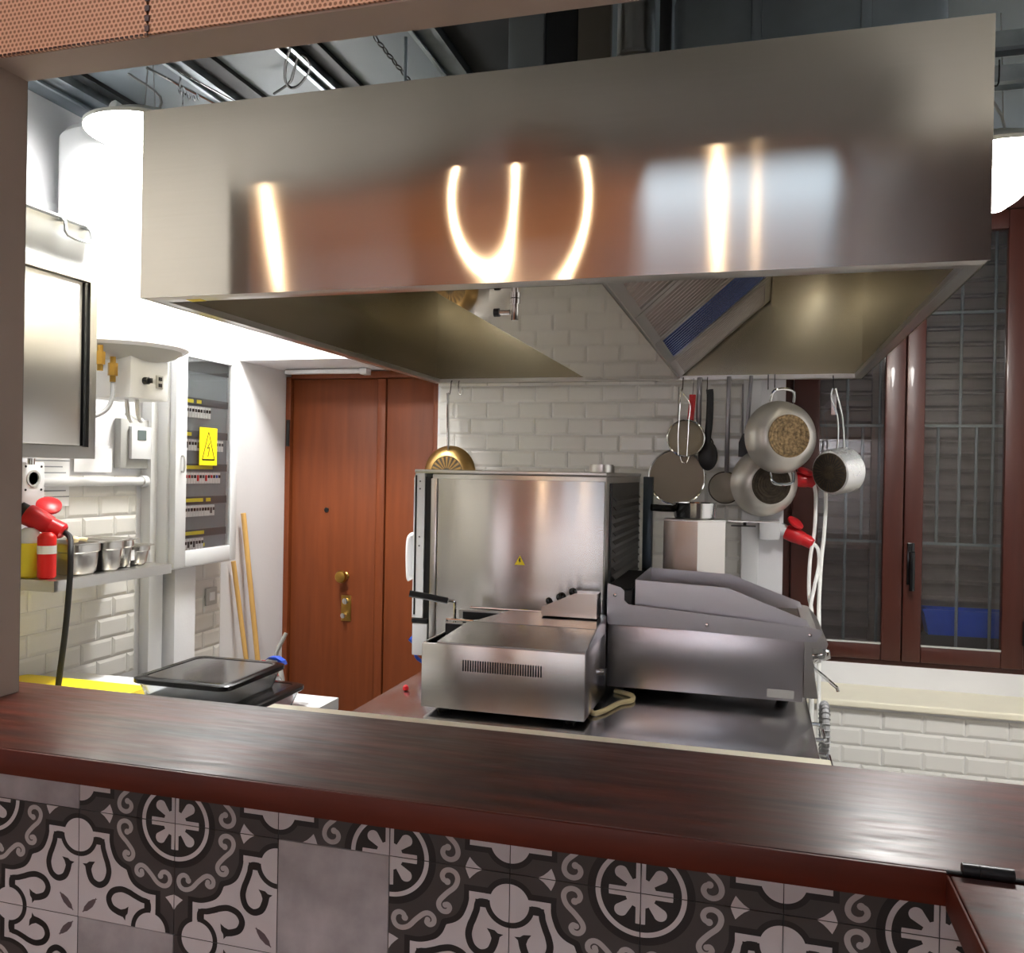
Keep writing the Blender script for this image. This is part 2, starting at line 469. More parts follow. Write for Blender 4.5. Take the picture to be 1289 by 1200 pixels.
for i, (a, b) in enumerate(((-2.02, -1.98), (-1.595, -1.53), (-1.245, -1.19), (-0.825, -0.62))):
    struct('trim_%d' % (3+i), B(a, b, 1.42, 3.7, 2.755, 2.769), 'ceiling_dark')

# ---- window
WY = 4.05
win = thing('window_1', (0.63, WY, 0.775), 'dark brown wooden casement window with two tall sashes above the pale sill', 'window')
win['kind'] = 'structure'
bm = NB()
box(bm, 0.10, 1.2, WY-0.02, WY+0.05, 0.772, 0.80, bev=0.004)
box(bm, 0.10, 0.15, WY-0.02, WY+0.05, 0.80, CEIL, bev=0.004); box(bm, 1.075, 1.2, WY-0.02, WY+0.05, 0.80, CEIL, bev=0.004)
box(bm, 0.15, 1.075, WY-0.02, WY+0.05, CEIL-0.05, CEIL)
obj('frame', bm, 'mahogany', win)
for nm, (a, b, ga, gb) in zip(('left', 'right'), ((0.152, 0.606, 0.262, 0.526), (0.610, 1.073, 0.684, 0.99))):
    bm = NB(); y0, y1 = WY-0.045, WY-0.002
    box(bm, a, ga, y0, y1, 0.80, CEIL-0.06, bev=0.006); box(bm, gb, b, y0, y1, 0.80, CEIL-0.06, bev=0.006)
    box(bm, ga, gb, y0, y1, 0.80, 0.868, bev=0.006); box(bm, ga, gb, y0, y1, CEIL-0.14, CEIL-0.06, bev=0.006)
    s = obj('sash', bm, 'mahogany', win)
    bm = NB(); box(bm, ga-0.006, gb+0.006, WY-0.024, WY-0.020, 0.862, CEIL-0.134); obj('pane', bm, 'window_glass', s)
    bm = NB(); box(bm, ga, gb, y0-0.002, y0+0.012, 0.868, 0.8745); obj('glazing_bead', bm, 'grey_plastic', s)
    if nm == 'right':
        bm = NB(); box(bm, 0.622, 0.652, y0-0.012, y0-0.0005, 1.13, 1.31, bev=0.004); box(bm, 0.628, 0.648, y0-0.045, y0-0.012, 1.25, 1.275)
        tube(bm, [(0.638, y0-0.04, 1.27), (0.638, y0-0.045, 1.21), (0.638, y0-0.044, 1.11)], 0.0115, 8)
        obj('handle', bm, 'black_gloss', s)
bm = NB(); box(bm, 1.068, 1.082, WY-0.06, WY-0.02, 0.90, 1.0, bev=0.004); obj('hinge', bm, 'black', win)

# outside: iron grille, louvred shutter, ledge and crate
gr = thing('window_grille', (0.64, 4.2, 0.75), 'grey iron security grille of upright and cross bars outside the window', 'grille')
for x, z0, z1 in [(0.264, 0.7, 2.75), (0.392, 0.7, 2.75), (0.53, 0.7, 2.75), (0.858, 0.7, 2.75), (0.99, 0.7, 2.75), (1.12, 0.7, 2.75),
                  (0.459, 1.30, 1.82), (0.771, 1.30, 1.82), (0.925, 1.30, 1.82), (0.70, 1.30, 2.75)]:
    obj('upright_bar', cyl(NB(), (x, 4.2, z0), (x, 4.2, z1), 0.0065, seg=10), 'grille_iron', gr)
for z in (1.297, 1.82, 2.32):
    obj('cross_bar', B(0.10, 1.2, 4.19, 4.21, z-0.006, z+0.006), 'grille_iron', gr)
sh = thing('louvred_shutter', (0.65, 4.42, 0.75), 'closed brown louvred shutter with horizontal slats outside behind the grille', 'shutter')
bm = NB()
for x in (0.02, 0.55, 1.32): box(bm, x-0.03, x+0.03, 4.40, 4.46, 0.75, 2.8)
obj('frame', bm, 'shutter_slat', sh)
z = 0.80
while z < 2.75:
    for a, b in ((0.055, 0.515), (0.585, 1.285)):
        bm = NB(); prism(bm, [(4.392, z), (4.392, z+0.0735), (4.385, z+0.0735), (4.383, z+0.022), (4.355, z+0.008), (4.355, z)], a, b, 'x')
        obj('slat', bm, 'shutter_slat', sh)
    z += 0.0735
struct('trim_7', B(0.0, 1.35, 4.1, 4.7, 0.70, 0.745), 'outside_wall')
bm = NB()
box(bm, 0.72, 1.10, 4.235, 4.335, 0.75, 0.885)
solo('cardboard_box', bm, 'outside_wall', 'dull grey box under the blue tray outside the window', 'box')
bm = NB()
ring_skin(bm, [[V(x, y, z_) for x, y in ((0.735+k, 4.23+k*0.4), (1.09-k, 4.23+k*0.4), (1.09-k, 4.345-k*0.4), (0.735+k, 4.345-k*0.4))] for z_, k in ((0.885, 0.02), (0.975, 0.0), (0.995, -0.01), (1.0, -0.01), (1.0, 0.006), (0.975, 0.008), (0.895, 0.025))])
solo('plastic_tray', bm, 'blue_plastic', 'blue plastic tray standing on the ledge outside the right window sash', 'tray')

# ---- brown door
dr = thing('door_1', (-1.85, 3.86, 0), 'reddish brown wooden double door with a brass knob in the recess', 'door')
dr['kind'] = 'structure'
bm = NB()
box(bm, -2.25, -2.222, 3.80, 3.865, 0, 2.032, bev=0.003); box(bm, -1.47, -1.432, 3.80, 3.865, 0, 2.032, bev=0.003)
box(bm, -2.222, -1.47, 3.80, 3.865, 2.022, 2.055, bev=0.003)
obj('frame', bm, 'door_wood', dr)
lf = obj('leaf', B(-2.22, -1.765, 3.822, 3.864, 0.01, 2.02, bev=0.004), 'door_wood', dr)
obj('leaf', B(-1.715, -1.472, 3.822, 3.864, 0.01, 2.02, bev=0.004), 'door_wood', dr)
obj('meeting_stile', B(-1.762, -1.718, 3.812, 3.864, 0.01, 2.02, bev=0.006), 'door_wood', dr)
bm = NB(); lathe(bm, [(0.019, 0), (0.019, 0.006), (0.011, 0.012), (0.011, 0.026), (0.026, 0.036), (0.031, 0.05), (0.026, 0.064), (0.012, 0.069)], 20, axis_mtx((-1.918, 3.822, 1.062), (0, -1, 0)))
obj('knob', bm, 'brass', lf, 'brass knob')
bm = NB(); box(bm, -1.938, -1.886, 3.817, 3.8215, 0.842, 0.967, bev=0.001)
lock = obj('lock_plate', bm, 'brass', lf, 'brass lock plate with two cylinders')
bm = NB(); lathe(bm, [(0.015, 0), (0.015, 0.012), (0.008, 0.014)], 16, axis_mtx((-1.912, 3.817, 0.94), (0, -1, 0))); lathe(bm, [(0.015, 0), (0.012, 0.03), (0.004, 0.032)], 16, axis_mtx((-1.914, 3.817, 0.872), (0, -1, 0)))
obj('lock_cylinder', bm, 'chrome', lf)
bm = NB(); lathe(bm, [(0.012, 0), (0.012, 0.005), (0.006, 0.006)], 16, axis_mtx((-2.027, 3.822, 1.38), (0, -1, 0))); obj('peephole', bm, 'black', lf)
bm = NB(); cyl(bm, (-2.232, 3.795, 1.69), (-2.232, 3.795, 1.82), 0.009); obj('hinge', bm, 'black', dr)
bm = NB(); box(bm, -2.20, -1.80, 3.70, 3.735, 2.035, 2.055, bev=0.004); box(bm, -1.80, -1.765, 3.69, 3.745, 2.028, 2.057, bev=0.003)
solo('door_closer_rail', bm, 'white_plastic', 'slim white rail fixed under the lintel above the brown door', 'rail')

# ================================================================== BAR
bf = thing('bar_front', (-0.6, 1.25, 0), 'bar front clad in black and white patterned cement tiles under the wooden counter', 'bar')
TX, TZ, TY = 0.1885, 0.181, 1.2065
obj('core', B(-2.9, 1.1, TY, 1.305, 0, 1.077), 'tile_grout', bf)

def clip_add(bm, pts, y, mi, flip):
    vs = [bm.verts.new(V(p[0], y, p[1])) for p in pts]
    f = bm.faces.new(vs); f.material_index = mi
def circ(c, r, a0, a1, n):
    return [(c[0]+r*math.cos(a0+(a1-a0)*i/n), c[1]+r*math.sin(a0+(a1-a0)*i/n)) for i in range(n+1)]
def sm2(pts, n=5): return [(p.x, p.y) for p in smooth_pts([(a, b, 0) for a, b in pts], n)]
def pattern_polys():
    # unit tile: (0,0) medallion corner, (1,1) leaf corner; layers of (polygon, colour, level); colour 0 dark 1 black 2 white 3 scroll 4 leaf
    P = []
    H = PI/2
    sec = lambda r: [(0, 0)] + circ((0, 0), r, 0, H, 24)
    half = [(.675, .185), (.675, .25), (.66, .32), (.622, .405), (.565, .458), (.495, .488)]
    inner = sm2(half, 4) + [(b, a) for a, b in reversed(sm2(half, 4))]
    off = [(.632, .137), (.632, .245), (.616, .305), (.583, .377), (.535, .42), (.462, .448)]
    outer = sm2(off, 4) + [(b, a) for a, b in reversed(sm2(off, 4))]
    P.append((outer + [(.137, 1), (1, 1), (1, .137)], 1, 1))
    P.append((inner + [(.185, 1), (1, 1), (1, .185)], 2, 2))
    for sw in (0, 1):
        s = (lambda p: [(b, a) for a, b in p]) if sw else (lambda p: p)
        P.append((s(circ((1, .235), .2, H, 3*H, 24)), 1, 3))
        P.append((s(circ((1, .235), .155, H, 3*H, 24)), 2, 4))
        P.append((s([(.86, .185), (.675, .185), (.675, .235), (.86, .235)]), 2, 4))
        P.append((s([(.776, 0), (.735, .025), (.70, .058), (.676, .085), (.655, .04), (.641, 0)]), 2, 3))
        def stroke(pts, wd, c, lev):
            q = [Vector((a, b, 0)) for a, b in sm2(pts, 5)]
            n = len(q)
            Lp, Rp = [], []
            for i in range(n):
                d = (q[min(i+1, n-1)]-q[max(i-1, 0)]).normalized(); nn = Vector((-d.y, d.x, 0))
                t = i/(n-1); ww = wd(t) if callable(wd) else wd
                Lp.append(q[i]+nn*ww/2); Rp.append(q[i]-nn*ww/2)
            for i in range(n-1):
                P.append((s([(v.x, v.y) for v in (Lp[i], Lp[i+1], Rp[i+1], Rp[i])]), c, lev))
            return q
        curl = [(.83, .255), (.755, .262), (.738, .33), (.712, .405), (.690, .461), (.676, .542), (.706, .63), (.776, .672), (.85, .645), (.885, .58), (.897, .52)]
        stroke(curl, lambda t: 0.05+0.012*t, 1, 4.5)
        P.append((s([(.959, .496), (.915, .492), (.888, .471), (.824, .463), (.85, .50), (.865, .545), (.925, .545), (.93, .52)]), 1, 4.6))
        P.append((s([(.86, .24), (.727, .24), (.727, .30), (.86, .30)]), 1, 3.5))
        sc1 = [(.492, .138), (.462, .125), (.450, .090), (.472, .052), (.518, .040), (.562, .062), (.578, .11), (.555, .172), (.488, .236), (.432, .302), (.425, .35), (.455, .384), (.497, .382), (.516, .350), (.500, .325), (.478, .332)]
        q = stroke(sc1, 0.042, 3, 2)
        for e, rr in ((q[0], .028), (q[-1], .024)):
            P.append((s(circ((e.x, e.y), rr, 0, 2*PI, 12)[:-1]), 3, 2.2))
        P.append((s([(.959, .951), (.90, .935), (.845, .89), (.815, .84), (.806, .795)] ), 4, 4))
    P.append((sec(.395), 1, 2.4)); P.append((sec(.335), 2, 2.8)); P.append((sec(.297), 1, 3.2))
    fl = [(0, 0)]
    for i in range(181):
        th = H*i/180; r = .112
        if math.sin(th) > 1e-6: r = max(r, min(.235, .033/math.sin(th)))
        else: r = .235
        if math.cos(th) > 1e-6: r = max(r, min(.235, .033/math.cos(th)))
        dth = abs(th-PI/4); D, rr = .2, .05
        if math.sin(dth)*D < rr: r = max(r, D*math.cos(dth)+math.sqrt(rr*rr-(D*math.sin(dth))**2))
        fl.append((r*math.cos(th), r*math.sin(th)))
    P.append((fl, 2, 3.6))
    return P
PAT = pattern_polys()
TCOL = ['tile_dark', 'tile_black', 'tile_white', 'tile_scroll', 'tile_leaf']
def pattern_tile(mx, mz):
    # mx=+1: medallion at the right edge (a runs left) ; mz=+1: medallion at the top edge
    bm = NB(); g = 0.0012
    W, Hh = TX-g, TZ-g
    box(bm, -W/2, W/2, 0, 0.008, -Hh/2, Hh/2)
    for f in bm.faces: f.material_index = 0
    for poly, c, lev in PAT:
        pts = [((W/2 - a*W)*mx, (Hh/2 - b*Hh)*mz) for a, b in poly]
        vs = [bm.verts.new(V(x, -0.00012*lev, z)) for x, z in pts]
        try: f = bm.faces.new(vs)
        except ValueError: continue
        f.material_index = c
        f.normal_update()
        if f.normal.y > 0: f.normal_flip()
    me = bpy.data.meshes.new('patterned_tile'); bm.to_mesh(me); bm.free()
    for k in TCOL: me.materials.append(M_[k])
    return me
PM = {(a, b): pattern_tile(a, b) for a in (1, -1) for b in (1, -1)}
plain = {}
def plain_tile(hh):
    bm = B(-(TX-.0012)/2, (TX-.0012)/2, -0.0005, 0.008, -(hh-.0012)/2, (hh-.0012)/2, bev=0.0006, seg=1)
    me = bpy.data.meshes.new('plain_tile'); bm.to_mesh(me); bm.free(); me.materials.append(M_['tile_cement']); return me
plain_me = plain_tile(TZ)
JX, JZ = -0.898, 1.000         # a joint crossing with a medallion on it
for ci in range(-6, 7):
    for ri in range(-5, 1):    # row ri spans JZ+ri*TZ .. JZ+(ri+1)*TZ
        xc = JX + (ci+0.5)*TX; zc = JZ + (ri+0.5)*TZ
        if xc > 1.05: continue
        mx = -1 if ci % 2 == 0 else 1     # even column: medallion at its left joint
        mz = -1 if ri % 2 == 0 else 1     # even row: medallion at its lower joint
        is_plain = (ci, ri) in ((1, -1), (-1, -2), (-2, 0), (4, -3), (-4, -3), (-5, -1), (2, -4))
        o = bpy.data.objects.new('plain_tile' if is_plain else 'patterned_tile', plain_me if is_plain else PM[(mx, mz)])
        COL.objects.link(o); o.parent = bf; o.location = V(xc, TY-0.0085, zc) - bf.location
        if ri == 0:            # top row is cut off by the counter: trimmed just below it
            bmx = NB(); bmx.from_mesh(o.data)
            bmesh.ops.bisect_plane(bmx, geom=bmx.verts[:]+bmx.edges[:]+bmx.faces[:], plane_co=(0, 0, 1.076-zc), plane_no=(0, 0, 1), clear_outer=True)
            key = ('top', is_plain, mx, mz)
            if key not in plain:
                me2 = bpy.data.meshes.new(o.data.name); bmx.to_mesh(me2)
                for mm in o.data.materials: me2.materials.append(mm)
                plain[key] = me2
            bmx.free(); o.data = plain[key]

wc = thing('wooden_countertop', (-0.9, 1.29, 1.0785), 'long dark varnished wooden bar countertop with worn glossy surface', 'countertop')
obj('board', B(-2.9, 1.1, 1.119, 1.47, 1.0785, 1.12, bev=0.003), 'counter_wood', wc)
obj('front_edge', B(-2.9, 1.1, 1.1125, 1.1185, 1.0785, 1.1195, bev=0.0025), 'counter_edge', wc, 'reddish brown front edge')
fl = thing('counter_flap', (0.6, 0.8, 1.0785), 'dark wooden lifting counter flap with a black hinge at the right', 'countertop')
obj('board', B(0.2245, 1.1, 0.45, 1.106, 1.0785, 1.12, bev=0.003), 'counter_wood', fl)
obj('side_edge', B(0.221, 0.224, 0.45, 1.106, 1.0785, 1.1195, bev=0.001), 'counter_edge', fl)
bm = NB(); cyl(bm, (0.238, 1.108, 1.1275), (0.256, 1.108, 1.1275), 0.0075); cyl(bm, (0.2565, 1.108, 1.1275), (0.292, 1.108, 1.1275), 0.0075)
obj('hinge', bm, 'black', fl)
obj('hinge_rod', cyl(NB(), (0.222, 1.108, 1.1225), (0.9, 1.108, 1.1225), 0.0025, seg=8), 'black', fl)
# pale edge strip of the kitchen side behind the bar
bm = B(-0.94, 0.13, 1.475, 1.562, 1.05, 1.100, bev=0.003)
solo('ledge_strip', bm, 'cream_stone', 'narrow pale ledge strip running along the back edge of the wooden counter', 'ledge')

# copper valance above the hatch
cv = thing('copper_valance', (-1.0, 1.3, 2.35), 'perforated copper sheet valance covering the beam over the hatch', 'valance')
obj('mesh_panel', B(-2.6, -1.0635, 1.303, 1.3095, 2.349, 3.0), 'copper_mesh', cv)
obj('mesh_panel', B(-1.0600, 1.14, 1.3045, 1.3095, 2.352, 3.0), 'copper_mesh', cv)
bm = NB()
for k in range(9): box(bm, -1.0665, -1.0575, 1.3015, 1.304, 2.356+k*0.018, 2.366+k*0.018)
obj('seam_lacing', bm, 'mahogany', cv)
bm = NB()
for k in range(90): box(bm, -2.0+k*0.0105, -2.0+k*0.0105+0.006, 1.3012, 1.3035, 2.349, 2.352)
obj('hem_stitching', bm, 'mahogany', cv)

# ================================================================== HOOD
HX0, HX1, HY0, HY1, HZ0, HZ1 = -1.434, 0.403, 1.75, 3.735, 1.983, 2.432
hd = thing('extractor_hood', ((HX0+HX1)/2, (HY0+HY1)/2, HZ0), 'large brushed stainless steel extractor hood hanging over the cooking island', 'hood')
bm = NB(); nx, nz = 120, 40
def dent(x, z):
    d = 0
    for cx, cz, sx, sz, a in DENTS:
        d += a*math.exp(-((x-cx)/sx)**2-((z-cz)/sz)**2)
    return d
DENTS = [(-0.50, 2.17, 0.14, 0.20, -0.014), (-0.5, 2.35, 0.2, 0.1, 0.004)]
g = [[bm.verts.new(V(HX0+(HX1-HX0)*i/nx, HY0-dent(HX0+(HX1-HX0)*i/nx, HZ0+(HZ1-HZ0)*j/nz)*math.sin(PI*i/nx)**0.5, HZ0+(HZ1-HZ0)*j/nz)) for j in range(nz+1)] for i in range(nx+1)]
for i in range(nx):
    for j in range(nz): bm.faces.new((g[i][j], g[i+1][j], g[i+1][j+1], g[i][j+1]))
# folded returns at top and bottom
low = [g[i][0].co.copy() for i in range(nx+1)]; high = [g[i][nz].co.copy() for i in range(nx+1)]
obj('front_panel', bm, 'brushed_steel', hd, angle=60)
for nm, row, dz in (('bottom_flange', low, 0.0), ('top_flange', high, -0.001)):
    bm = NB()
    ring_skin(bm, [[V(p.x, p.y+0.0006, p.z+dz), V(p.x, HY0+0.034, p.z+dz), V(p.x, HY0+0.034, p.z+dz+0.0012), V(p.x, p.y+0.0006, p.z+dz+0.0012)] for p in row])
    obj(nm, bm, 'flange_steel', hd)
T = 0.004
obj('side_panel', B(HX0, HX0+T, HY0+0.004, HY1, HZ0, HZ1), 'inner_steel', hd)
obj('side_panel', B(HX1-T, HX1, HY0+0.004, HY1, HZ0, HZ1), 'inner_steel', hd)
obj('back_panel', B(HX0+T, HX1-T, HY1-T, HY1, HZ0, HZ1), 'inner_steel', hd)
obj('inner_front', B(HX0+T, HX1-T, HY0+0.034, HY0+0.038, HZ0+0.012, HZ1), 'inner_steel', hd)
bm = NB()
for x0, x1, y0, y1 in ((-1.068, 0.046, HY0+0.04, HY1-T), ):
    box(bm, HX0+T, HX1-T, HY0+0.04, HY1-T, HZ1-T, HZ1)
    box(bm, 0.042, 0.046, y0, y1, 2.30, HZ1-T); box(bm, -1.076, -1.072, y0, y1, 2.30, HZ1-T)
obj('top_panel', bm, 'inner_steel', hd)
# gutter rim round the bottom edge
bm = NB(); r = 0.028
for x0, x1, y0, y1 in ((HX0+T, HX0+T+r, HY0+0.035, HY1-T), (HX1-T-r, HX1-T, HY0+0.035, HY1-T), (HX0+T+r, HX1-T-r, HY1-T-r, HY1-T), (HX0+T+r, HX1-T-r, HY0+0.035, HY0+0.035+r)):
    box(bm, x0, x1, y0, y1, HZ0+0.001, HZ0+0.004)
    if x1-x0 < 0.1: 
        xi = x1 if x0 < -1 else x0
        box(bm, xi-0.0015, xi+0.0015, y0, y1, HZ0+0.004, HZ0+0.018)
    else:
        yi = y0 if y0 > 3 else y1
        box(bm, x0, x1, yi-0.0015, yi+0.0015, HZ0+0.004, HZ0+0.018)
obj('rim_gutter', bm, 'satin_steel', hd)
GX0, GX1 = -0.705, -0.325
bm = NB(); box(bm, GX0, GX1, HY0+0.066, HY1-0.034, HZ0+0.001, HZ0+0.005)
obj('drip_tray', bm, 'mirror_steel', hd, 'polished horizontal drip tray that mirrors the tiles')
bm = NB()
for xx in (GX0, GX1): box(bm, xx-0.006, xx+0.006, HY0+0.066, HY1-0.034, HZ0+0.0055, HZ0+0.03)
obj('tray_lip', bm, 'satin_steel', hd)
bm = NB(); cyl(bm, (-0.548, 1.93, HZ0), (-0.548, 1.93, HZ0-0.012), 0.012); cyl(bm, (-0.548, 1.93, HZ0-0.012), (-0.548, 1.93, HZ0-0.05), 0.0085); cyl(bm, (-0.56, 1.93, HZ0-0.03), (-0.585, 1.93, HZ0-0.03), 0.006)
dv = obj('drain_valve', bm, 'chrome', hd)
bm = NB(); cyl(bm, (-0.585, 1.93, HZ0-0.03), (-0.598, 1.93, HZ0-0.03), 0.010); obj('valve_knob', bm, 'black', dv)
for tx in (HX0+0.14, HX1-0.14):
    obj('lamp_tube', cyl(NB(), (tx, 2.3, 2.39), (tx, 3.35, 2.39), 0.014, seg=12), 'tube_glow', hd, 'lamp tube inside the hood')
# baffle filters on the two sloping banks
def filters(side):
    xb, xt = (GX1+0.004, 0.040) if side > 0 else (GX0-0.004, -1.070)
    zb, zt = HZ0+0.008, 2.305
    n = 4; y0, y1 = HY0+0.07, HY1-0.04; L_ = (y1-y0)/n
    d = V(xt-xb, 0, zt-zb).normalized(); nrm = V(-d.z, 0, d.x) if side > 0 else V(d.z, 0, -d.x)
    if nrm.z > 0: nrm = -nrm
    ln = math.hypot(xt-xb, zt-zb)
    def P(s, y, h): return V(xb, y, zb) + d*s + nrm*h
    for k in range(n):
        a, b = y0+k*L_+0.004, y0+(k+1)*L_-0.004
        bm = NB(); f = 0.03
        for (s0, s1, ya, yb) in ((0, f, a, b), (ln-f, ln, a, b), (f, ln-f, a, a+f), (f, ln-f, b-f, b)):
            slab(bm, [P(s0, ya, 0), P(s1, ya, 0), P(s1, yb, 0), P(s0, yb, 0)], 0.012 if side > 0 else -0.012)
        slab(bm, [P(f, a+f, -0.02), P(ln-f, a+f, -0.02), P(ln-f, b-f, -0.02), P(f, b-f, -0.02)], 0.002)
        blue = side > 0 and k == 2  # slats of this one filter are tinted blue
        fo = obj('baffle_filter', bm, 'satin_steel', hd)
        m_ = 10
        for i in range(m_):
            c = a+f+(b-a-2*f)*(i+0.5)/m_; hw = 0.011
            bm = NB()
            prof = [(-hw, 0), (-hw*0.6, 0.011), (hw*0.6, 0.011), (hw, 0), (hw*0.5, 0.006), (-hw*0.5, 0.006)]
            r0 = [P(f, c+p, -0.014+q) for p, q in prof]; r1 = [P(ln-f, c+p, -0.014+q) for p, q in prof]
            ring_skin(bm, [r0, r1]); obj('slat', bm, 'blue_tint_steel' if blue else 'satin_steel', fo)
filters(1); filters(-1)
bm = NB(); box(bm, HX0+0.10, HX0+0.14, HY0+0.04, HY0+0.062, HZ0-0.0005, HZ0+0.0008); obj('yellow_sticker', bm, 'yellow', hd, 'small yellow film remnant')
# hood suspension and things above it
for x, y, lb in ((-0.95, 2.2, 'thin steel rod holding up the left part of the hood'), (0.2, 2.2, 'thin steel rod holding up the right part of the hood')):
    solo('hanger_rod', cyl(NB(), (x, y, HZ1+0.0005), (x, y, CEIL), 0.005, seg=8), 'galvanised', lb, 'rod')
bm = NB(); px_ = -0.305; cyl(bm, (px_, 2.12, HZ1+0.001), (px_, 2.12, CEIL-0.001), 0.046, seg=28)
for zz in (2.50, 2.60): lathe(bm, [(0.046, -0.008), (0.051, -0.003), (0.051, 0.003), (0.046, 0.008)], 20, Matrix.Translation((px_, 2.12, zz)), cap=False)
solo('flue_pipe', bm, 'satin_steel', 'shiny round steel flue pipe rising out of the top of the hood', 'pipe')
bm = NB(); box(bm, -0.214, 0.395, 2.10, 2.75, 2.45, 2.752, bev=0.03, seg=3)
for xx in (-0.02, 0.22): box(bm, xx-0.012, xx+0.012, 2.092, 2.758, 2.442, 2.76, bev=0.004)
solo('air_duct', bm, 'duct_wrap', 'big dark wrapped air duct lying above the right half of the hood', 'duct')
for x0, x1, y0, m, lb in ((-0.614, -0.524, 2.06, 'panel_grey', 'grey upright cover plate above the hood left of the black post'), (-0.522, -0.440, 2.07, 'ceiling_dark', 'black upright post above the middle of the hood'), (-0.438, -0.358, 2.06, 'panel_brown', 'dull brownish upright plate beside the steel flue above the hood'), (-0.240, -0.214, 2.05, 'ceiling_dark', 'narrow black upright between the steel flue and the wrapped duct')):
    solo('upright_plate', B(x0, x1, y0, y0+.03, HZ1+0.001, CEIL-0.018, bev=0.003), m, lb, 'plate')
# ceiling bits
bm = NB()
tube(bm, [(-1.247, 2.102, 2.735), (-1.313, 2.19, 2.739), (-1.369, 2.279, 2.735), (-1.386, 2.34, 2.739), (-1.341, 2.318, 2.735), (-1.266, 2.241, 2.739), (-1.237, 2.17, 2.735), (-1.258, 2.165, 2.739), (-1.317, 2.239, 2.735), (-1.373, 2.31, 2.739), (-1.454, 2.358, 2.735)], 0.0042, 6, smooth=5)
solo('looped_cable', bm, 'rubber', 'dark loose cable looped under the ceiling behind the hood edge', 'cable')
ch = NB()
for k in range(9):
    c = V(-1.02+0.004*k, 2.16+0.022*k, 2.755-0.006*k) ; a = 0.0 if k % 2 else PI/2
    pts = []
    for i in range(12):
        t = 2*PI*i/12; p = V(0.006*math.cos(t), 0.016*math.sin(t), 0)
        p = Matrix.Rotation(a, 3, 'Y') @ p; pts.append(c+p)
    tube(ch, pts+[pts[0]], 0.0022, 6)
solo('hanging_chain', ch, 'black', 'dark steel chain slung under the ceiling panel above the hood', 'chain')
bm = NB(); tube(bm, [(-1.73, 2.12, 2.74), (-1.70, 2.25, 2.735), (-1.66, 2.40, 2.73)], 0.0045, 8); tube(bm, [(-1.64, 2.14, 2.73), (-1.58, 2.42, 2.725)], 0.0025, 6)
tube(bm, [(-1.70, 2.25, 2.735), (-1.70, 2.252, 2.67), (-1.695, 2.27, 2.655), (-1.685, 2.27, 2.67)], 0.002, 6, smooth=3)
for k in range(5): lathe(bm, [(0.006, -0.004), (0.014, 0), (0.006, 0.004)], 10, axis_mtx((-1.675+k*0.0038, 2.201+k*0.0166, 2.700+0.006*math.sin(k*2)), (1, 0.4, 0.3)))
tube(bm, [(-1.675, 2.201, 2.705), (-1.675, 2.201, 2.768)], 0.003, 6)
solo('hook_rod', bm, 'chrome', 'bright wire rods with a clamp of spring rings hanging near the left lamp', 'rod')
for y, z, lb in ((2.20, 2.565, 'light grey steel strut right of the hood, nearer the ceiling'), (2.22, 2.495, 'light grey steel strut right of the hood, lower one with a black cable tie')):
    bm = NB(); box(bm, 0.425, 1.598, y, y+0.04, z+0.040, z+0.044); box(bm, 0.425, 1.598, y, y+0.004, z, z+0.040); box(bm, 0.425, 1.598, y-0.016, y, z, z+0.005); box(bm, 0.425, 1.598, y+0.036, y+0.04, z, z+0.040)
    st_ = solo('steel_strut', bm, 'galvanised', lb, 'strut')
bm = NB(); tube(bm, [(0.50, 2.215, 2.545), (0.50, 2.20, 2.50), (0.505, 2.20, 2.485), (0.515, 2.20, 2.49), (0.517, 2.205, 2.545)], 0.002, 6, smooth=3)
solo('cable_tie', bm, 'black', 'thin black cable tie looped round the lower steel strut', 'tie')

# ================================================================== PENDANT LAMPS
def pendant(x, y, z, label, top, Rr=0.15, dp=0.115, glow='pendant_glow'):
    t = thing('pendant_lamp', (x, y, z), label, 'lamp', 'white dome lamps')
    bm = NB(); lathe(bm, [(a*Rr, -b*dp) for a, b in ((0.02, 1), (0.13, .97), (0.34, .80), (0.58, .53), (0.8, .25), (0.95, .05), (1, 0), (.94, -.02))], 40, Matrix.Translation((x, y, z)))
    obj('diffuser', bm, glow, t, 'glowing white diffuser')
    bm = NB(); lathe(bm, [(Rr+0.003, -0.002), (Rr+0.004, 0.008), (Rr*.86, 0.02), (Rr*.6, 0.045), (Rr*.36, 0.06), (0.03, 0.064)], 40, Matrix.Translation((x, y, z+0.003)))
    cp = obj('housing', bm, 'grey_plastic', t)
    bm = NB(); lathe(bm, [(0.018, 0), (0.018, 0.02), (0.012, 0.024)], 14, axis_mtx((x-0.045, y-0.075, z+0.05), (-0.3, -1, 0.3))); obj('screw_cap', bm, 'white_plastic', cp)
    bm = NB()
    for dx in (-0.02, 0.02): tube(bm, [(x+dx, y, z+0.06), (x+dx*0.4, y, top)], 0.0015, 5)
    tube(bm, [(x, y+0.02, z+0.06), (x+0.02, y+0.02, z+0.12), (x-0.12, y+0.05, top)], 0.004, 6, smooth=4)
    obj('hanging_wires', bm, 'cable_grey', t)
    return t
pendant(-1.738, 2.15, 2.552, 'glowing white dome lamp left of the hood, before the boiler', CEIL, 0.175, 0.06, 'pendant_glow_soft')
pendant(0.568, 2.45, 2.395, 'glowing white dome lamp right of the hood, before the window', CEIL, 0.155, 0.13)
pendant(-1.78, 3.02, 2.52, 'added white dome lamp hidden behind the hood near the electrical panel', CEIL, 0.13, 0.075)  # unseen third lamp, added to brighten the left wall and door recess

